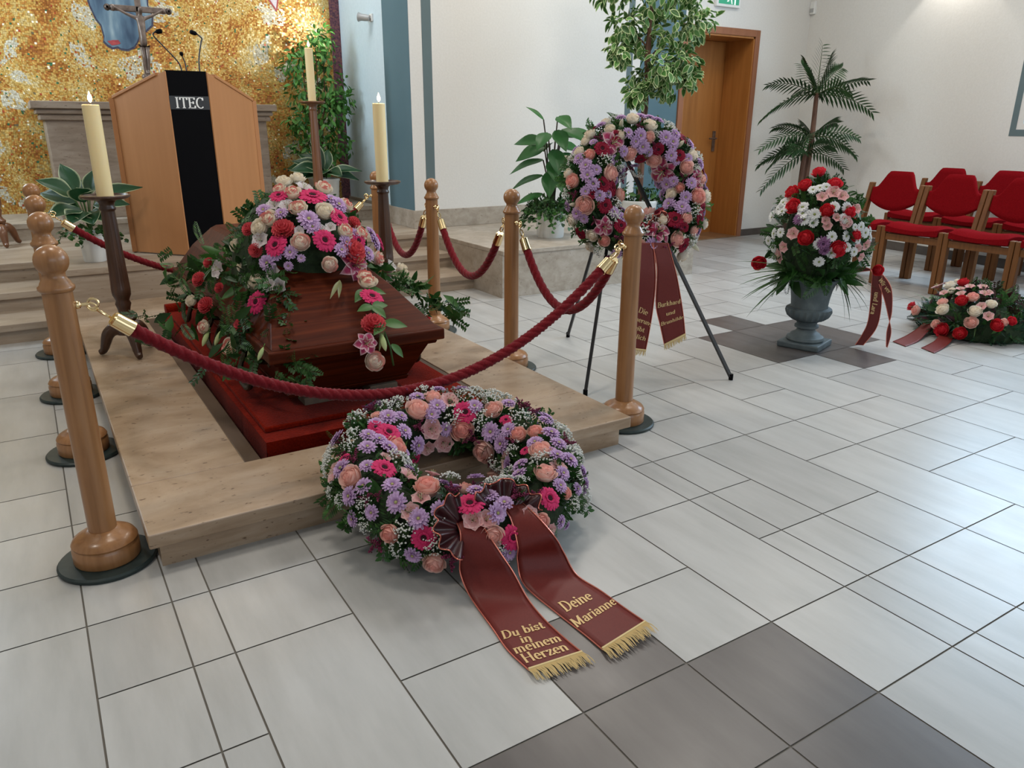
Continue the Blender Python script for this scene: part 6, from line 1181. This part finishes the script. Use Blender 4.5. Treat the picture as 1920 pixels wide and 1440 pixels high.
# ================================================================== POT PLANTS
def pot(t, r0, r1, h, mat='pot'):
    b = MB(); b.lathe([(0, 0), (r0, 0), (r0 + .004, .006), (r1 - .006, h * .9), (r1, h * .93), (r1, h), (r1 - .008, h), (r1 - .012, h * .9), (0, h * .9)], 36); b.build('pot', M[mat], t)
    b = MB(); b.lathe([(0, h * .905), (r1 - .013, h * .905)], 24); b.add([], []); b.build('soil', M['soil'], t)
def ivy(t, r, h, n, zlo, rg, cols=DARKG, name='ivy'):
    b = MB()
    for k in range(n):
        a = rg.uniform(0, 6.283); p = Vector((r * .8 * cos(a), r * .8 * sin(a), h)); d = Vector((cos(a), sin(a), .5)); m_ = rg.randrange(4, 9); sag = rg.uniform(.3, 1.0)
        for i in range(m_):
            q = p + Vector((cos(a), sin(a), 0)) * (.05 + .012 * i) + Vector((0, 0, .03 - (h - zlo) * sag * (i / m_) ** 1.5)) + rv(rg) * .012
            leaf5(b, q, (Vector((cos(a), sin(a), -.3)) + rv(rg) * .7), (Vector((cos(a), sin(a), .6)) + rv(rg) * .3).normalized(), rg.uniform(.028, .05), rg.uniform(.024, .04), cols[rg.randrange(len(cols))])
    return b.build(name, M['leaf'], t, angle=180)
def hosta(loc, label, leaves, h=.19, r=.085, seed=1):
    t = thing('potted_hosta', label, 'potted plant', loc, 0, 'variegated pot plants at the lectern'); rg = random.Random(seed)
    pot(t, r * .75, r, h); b = MB(); sb = MB()
    for az, el, L, W, st_ in leaves:
        a = radians(az); d = Vector((cos(a) * cos(radians(el)), sin(a) * cos(radians(el)), sin(radians(el)))); p0 = Vector((0, 0, h)); p1 = p0 + Vector((cos(a) * .3, sin(a) * .3, 1)).normalized() * st_
        sb.tube([p0, p0.lerp(p1, .6) + Vector((0, 0, .01)), p1], .004, 5, col=(.06, .13, .035))
        g = rng.uniform(.8, 1.2); W *= 1.3; bigleaf(b, p1, d, Vector((-cos(a) * sin(radians(el)) - .35, -sin(a) * sin(radians(el)) - .95 + rg.uniform(-.3, .3), .35 + cos(radians(el)))), L, W, (.014 * g, .055 * g, .020 * g), (.52, .58, .36), nt=9, ns=10, droop=.22, fold=.14, margin=.85, wob=.04)
    b.build('leaves', M['leaf'], t, angle=180); sb.build('leaf_stems', M['leaf'], t); return t, rg
t, rg = hosta((.315, 5.66, TOP), 'white pot of cream-edged hosta on the podium left of the lectern', [(150, 22, .26, .12, .20), (185, 40, .22, .11, .24), (120, 60, .24, .09, .26), (60, 62, .22, .08, .24), (210, 5, .22, .12, .15), (240, -5, .20, .12, .14), (270, 0, .20, .13, .12), (300, -8, .20, .12, .14), (330, 10, .22, .10, .18), (355, 22, .30, .09, .22), (20, 30, .26, .10, .20), (255, 45, .20, .11, .20), (95, 40, .24, .11, .22), (165, -5, .22, .11, .17), (280, 35, .19, .11, .22)], seed=3)
ivy(t, .085, .19, 26, .06, rg)
t, rg = hosta((2.36, 6.98, .475), 'white pot of cream-edged hosta beside the mosaic, behind the coffin spray', [(148, 8, .36, .13, .10), (165, -8, .36, .14, .08), (185, 12, .32, .13, .07), (130, 35, .32, .11, .09), (145, 78, .30, .085, .10), (120, 62, .25, .085, .10), (200, 55, .24, .09, .08), (60, 62, .24, .09, .08), (-32, 12, .32, .09, .06), (-20, -6, .30, .10, .06), (238, 10, .24, .12, .06), (280, 5, .24, .12, .06), (160, 25, .30, .11, .08)], h=.26, r=.12, seed=4)
# green bush in the niche corner
def leaf_tree(t, name, n, place_, cols, Lr, variegated, seed):
    rg = random.Random(seed); b = MB()
    for k in range(n):
        p, out = place_(rg); d = (out * .6 + rv(rg) * .7 + Vector((0, 0, -.45))).normalized(); nn = (out + Vector((0, 0, .6)) + rv(rg) * .35).normalized(); L = rg.uniform(*Lr); W = L * .50
        sd = d.cross(nn).normalized(); nn = sd.cross(d); c = cols[rg.randrange(len(cols))]
        def ring(s, dz):
            return [p + d * L * x * 1.0 + sd * (W * y * s) + nn * (abs(y) * W * .3 - .25 * L * x * x + dz) for x, y in ((.5 - .5 * s, 0), (.5 - .28 * s, .36), (.5, .5), (.5 + .28 * s, .34), (.5 + .5 * s, 0), (.5 + .28 * s, -.34), (.5, -.5), (.5 - .28 * s, -.36))]
        if variegated:
            o_ = ring(1, 0); i_ = ring(.80, 0); cr = (.46, .54, .27)
            b.add(o_ + i_, [(q, (q + 1) % 8, 8 + (q + 1) % 8, 8 + q) for q in range(8)], 0, cr); b.add(i_, [(0, 1, 2, 3, 4), (0, 4, 5, 6, 7)], 0, c)
        else: b.add(ring(1, 0), [(0, 1, 2, 3, 4), (0, 4, 5, 6, 7)], 0, c)
    return b.build(name, M['leaf'], t, angle=180)
def blobs(L):
    def f(rg):
        c, r = L[rg.randrange(len(L))]; n_ = rv(rg); q = rg.random() ** .45; return Vector(c) + Vector((n_.x * r, n_.y * r, n_.z * r * .9)) * q, n_
    return f
bx, by, bz = 2.46, 7.42, .475
t = thing('potted_fig_bush', 'tall green fig bush in the niche corner behind the tall candle', 'potted plant', (bx, by, bz))
pot(t, .10, .13, .24)
L_ = [((dx, dy, z - bz), r) for dx, dy, z, r in ((-.05, 0, 1.85, .17), (.1, .05, 1.78, .18), (-.16, -.02, 1.70, .16), (.14, 0, 1.55, .19), (-.10, 0, 1.48, .18), (.05, -.05, 1.35, .18), (.18, .0, 1.28, .17), (-.14, .05, 1.22, .17), (.02, .0, 1.10, .17), (.16, -.05, 1.02, .16), (-.12, 0, .98, .15), (.08, 0, 1.95, .13), (.22, -.1, 1.42, .12), (.05, 0, .85, .13))]
leaf_tree(t, 'foliage', 1150, blobs(L_), [(.06, .19, .035), (.09, .26, .05), (.04, .14, .03), (.13, .32, .07)], (.045, .078), False, 5)
b = MB()
for k in range(4): b.tube(catmull([(.02 * k - .03, .01 * k, .22), (.03 * (k - 1.5), .02, .6), (.06 * (k - 1.5), 0, 1.0), (.07 * (k - 1.5), .01, 1.4)], 14), [.012 - .0006 * q for q in range(15)], 6)
b.build('stems', M['trunk'], t)
# broad-leaved pot plant with ivy on the landing
px_, py_ = 3.56, 5.10; t = thing('potted_broadleaf_plant', 'broad-leaved green plant with trailing ivy in a white pot on the side landing', 'potted plant', (px_, py_, TOP))
pot(t, .105, .125, .21); rg = random.Random(8); b = MB(); sb = MB()
for az, z, L, W, el in ((160, .60, .27, .12, -8), (145, .48, .27, .10, -12), (150, .74, .22, .15, 5), (165, .34, .22, .08, -10), (-32, .78, .28, .14, 12), (-20, .64, .24, .16, -25), (-50, .82, .24, .15, -10), (70, .72, .22, .16, 0), (-110, .68, .22, .18, -38), (-130, .52, .22, .17, -42), (-75, .48, .24, .19, -40), (-100, .82, .20, .16, -30), (20, .58, .24, .16, -10), (-60, .62, .22, .18, -35), (-150, .80, .20, .15, -20), (-90, .92, .17, .15, -15), (150, .90, .16, .05, 45), (175, .70, .24, .14, -15), (-5, .70, .25, .15, 0), (-120, .60, .2, .15, -30), (-40, .50, .22, .15, -25)):
    a = radians(az); e = radians(el); d = Vector((cos(a) * cos(e), sin(a) * cos(e), sin(e))); p1 = Vector((cos(a) * .07, sin(a) * .07, z)); s0 = Vector((.03 * cos(a), .03 * sin(a), .19))
    sb.tube(catmull([tuple(s0), tuple(s0.lerp(p1, .6) - Vector((cos(a), sin(a), 0)) * .02), tuple(p1)], 8), .0055, 5, col=(.05, .035, .02))
    g = rg.uniform(.8, 1.35); bigleaf(b, p1, d, (-.45, -.75 + rg.uniform(-.4, .4), 1), L * 1.1, W * .78, (.022 * g, .095 * g, .020 * g), nt=8, ns=6, droop=.28, fold=.12, wob=.03)
b.build('leaves', M['leaf'], t, angle=180); sb.build('stems', M['leaf'], t)
ivy(t, .125, .21, 75, .0, rg, DARKG + MIDG[:2]); 
pts = []
for k in range(150):
    a = rg.uniform(0, 6.283); r = .17 * sqrt(rg.random()); pts.append((Vector((r * cos(a), r * sin(a), .22 + .08 * rg.random())), Vector((cos(a) * .6, sin(a) * .6, .7))))
cloud(t, 'underplanting', pts, (('leaf', 3), ('box', 2)), DARKG + MIDG[:1], L=(.035, .07))
# variegated ficus tree
fx, fy = 4.42, 5.02; t = thing('potted_ficus_tree', 'tall cream-edged ficus tree in a white pot behind the standing wreath', 'potted plant', (fx, fy, TOP))
pot(t, .12, .155, .26); b = MB()
b.tube(catmull([(0, 0, .2), (.012, 0, .6), (-.012, 0, 1.0), (.015, 0, 1.4), (0, 0, 1.9), (.02, 0, 2.5)], 30), [.020 - .0003 * q for q in range(31)], 8); b.tube(catmull([(.02, .01, .2), (-.012, .01, .6), (.022, 0, 1.0), (-.010, 0, 1.4), (.06, .02, 1.9), (.12, .03, 2.4)], 30), .014, 8)
for a, z in ((0, 1.35), (2.5, 1.45), (4, 1.6), (1, 1.75), (5.4, 1.85), (3.3, 1.95), (.4, 2.1)): b.tube(catmull([(0, 0, z), (.12 * cos(a), .12 * sin(a), z + .10), (.28 * cos(a), .28 * sin(a), z + .12)], 8), [.009 - .0008 * q for q in range(9)], 6)
b.build('trunk', M['trunk'], t)
L_ = [((camr * a + back * c + Vector((0, 0, z - TOP))), r) for a, c, z, r in ((.0, 0, 2.55, .22), (-.22, .1, 2.40, .17), (-.30, 0, 2.22, .15), (.20, -.05, 2.42, .20), (.30, .1, 2.20, .19), (.05, -.1, 2.15, .20), (.38, 0, 1.98, .15), (.20, .05, 1.92, .19), (-.02, .1, 1.90, .17), (-.20, 0, 1.95, .15), (-.24, -.1, 1.76, .10), (.10, -.12, 1.66, .16), (.28, 0, 1.70, .14), (-.03, 0, 1.56, .13), (.34, 0, 1.58, .08), (-.08, -.1, 1.44, .09), (.16, 0, 1.50, .10), (.1, .1, 2.75, .2), (-.2, 0, 2.62, .16))]
leaf_tree(t, 'foliage', 1600, blobs(L_), [(.055, .15, .030), (.08, .20, .04), (.04, .11, .025), (.11, .25, .06)], (.062, .105), True, 6)
leaf_base = [((camr * a + Vector((0, 0, .28 + z))), .10) for a, z in ((-.12, .02), (0, .05), (.1, .02))]
leaf_tree(t, 'underplanting', 110, blobs(leaf_base), DARKG, (.04, .07), False, 7)
# palm in the corner
qx, qy = 6.86, 5.25; t = thing('potted_palm', 'dark green feathery palm in the corner beside the oak door', 'potted plant', (qx, qy, 0)); rg = random.Random(14)
pot(t, .14, .18, .30, 'dark_wood'); b = MB()
b.tube(catmull([(0, 0, .25), (.01, 0, .7), (.03, 0, 1.1), (.02, .0, 1.52)], 20), [.035 - .0007 * k for k in range(21)], 8); b.tube(catmull([(-.04, 0, .25), (-.06, 0, .6), (-.05, 0, .95)], 12), .026, 8); b.build('trunk', M['trunk'], t)
def frond(p, az, el, L, droop, lw, b):
    a = radians(az); d = camr * cos(a) + back * sin(a); up = Vector((0, 0, 1)); pts = []; rot = rg.choice((-1, 1)) * rg.uniform(.5, 1.0)
    for k in range(15):
        u = k / 14; pts.append(p + d * (L * u * cos(radians(el)) * (1 - .1 * u)) + up * (L * (u * sin(radians(el)) - droop * u * u)))
    b.tube(pts, [.006 - .0003 * k for k in range(15)], 5, col=(.05, .08, .025))
    for k in range(1, 15):
        tan = (pts[k] - pts[k - 1]).normalized(); sd = tan.cross(up).normalized(); g = rg.uniform(.7, 1.3)
        ll = lw * (.55 + .45 * sin(pi * min(1, k / 12)))
        for s in (-1, 1):
            for h_ in (0,):
                bigleaf(b, pts[k].lerp(pts[k - 1], h_), tan * (.35 + .05 * k) + (sd * cos(rot) + up * sin(rot)) * s * .95 - up * .12, (up * cos(rot) - sd * sin(rot)), ll * rg.uniform(.9, 1.15), .021, (.020 * g, .055 * g, .016 * g), droop=.12, nt=4, ns=2)
b = MB(); T1 = Vector((.02, 0, 1.50)); T2 = Vector((.03, 0, 1.10)); T3 = Vector((-.05, 0, .95))
for az, el, L, dr in ((70, 72, .55, .10), (110, 60, .50, .20), (20, 55, .50, .3), (5, 25, .62, .20), (-10, 5, .60, .35), (178, 30, .62, .35), (190, 5, .62, .45), (215, 25, .5, .5), (140, 62, .42, .2), (300, 30, .5, .5), (40, 65, .46, .1)):
    frond(T1, az, el, L, dr, .17, b)
for az, el, L, dr in ((0, 20, .55, .35), (185, 15, .60, .45), (160, 35, .5, .4), (320, 10, .5, .5), (240, 20, .5, .5), (20, 45, .45, .4), (200, -10, .55, .35), (90, 40, .4, .4)): frond(T2, az, el, L, dr, .15, b)
for az, el, L, dr in ((170, 15, .5, .5), (10, 5, .5, .4), (230, 30, .45, .5), (200, 40, .45, .6), (320, 40, .4, .5), (90, 40, .4, .5), (185, -25, .5, .3)): frond(T3, az, el, L, dr, .15, b)
b.build('fronds', M['leaf'], t, angle=180)
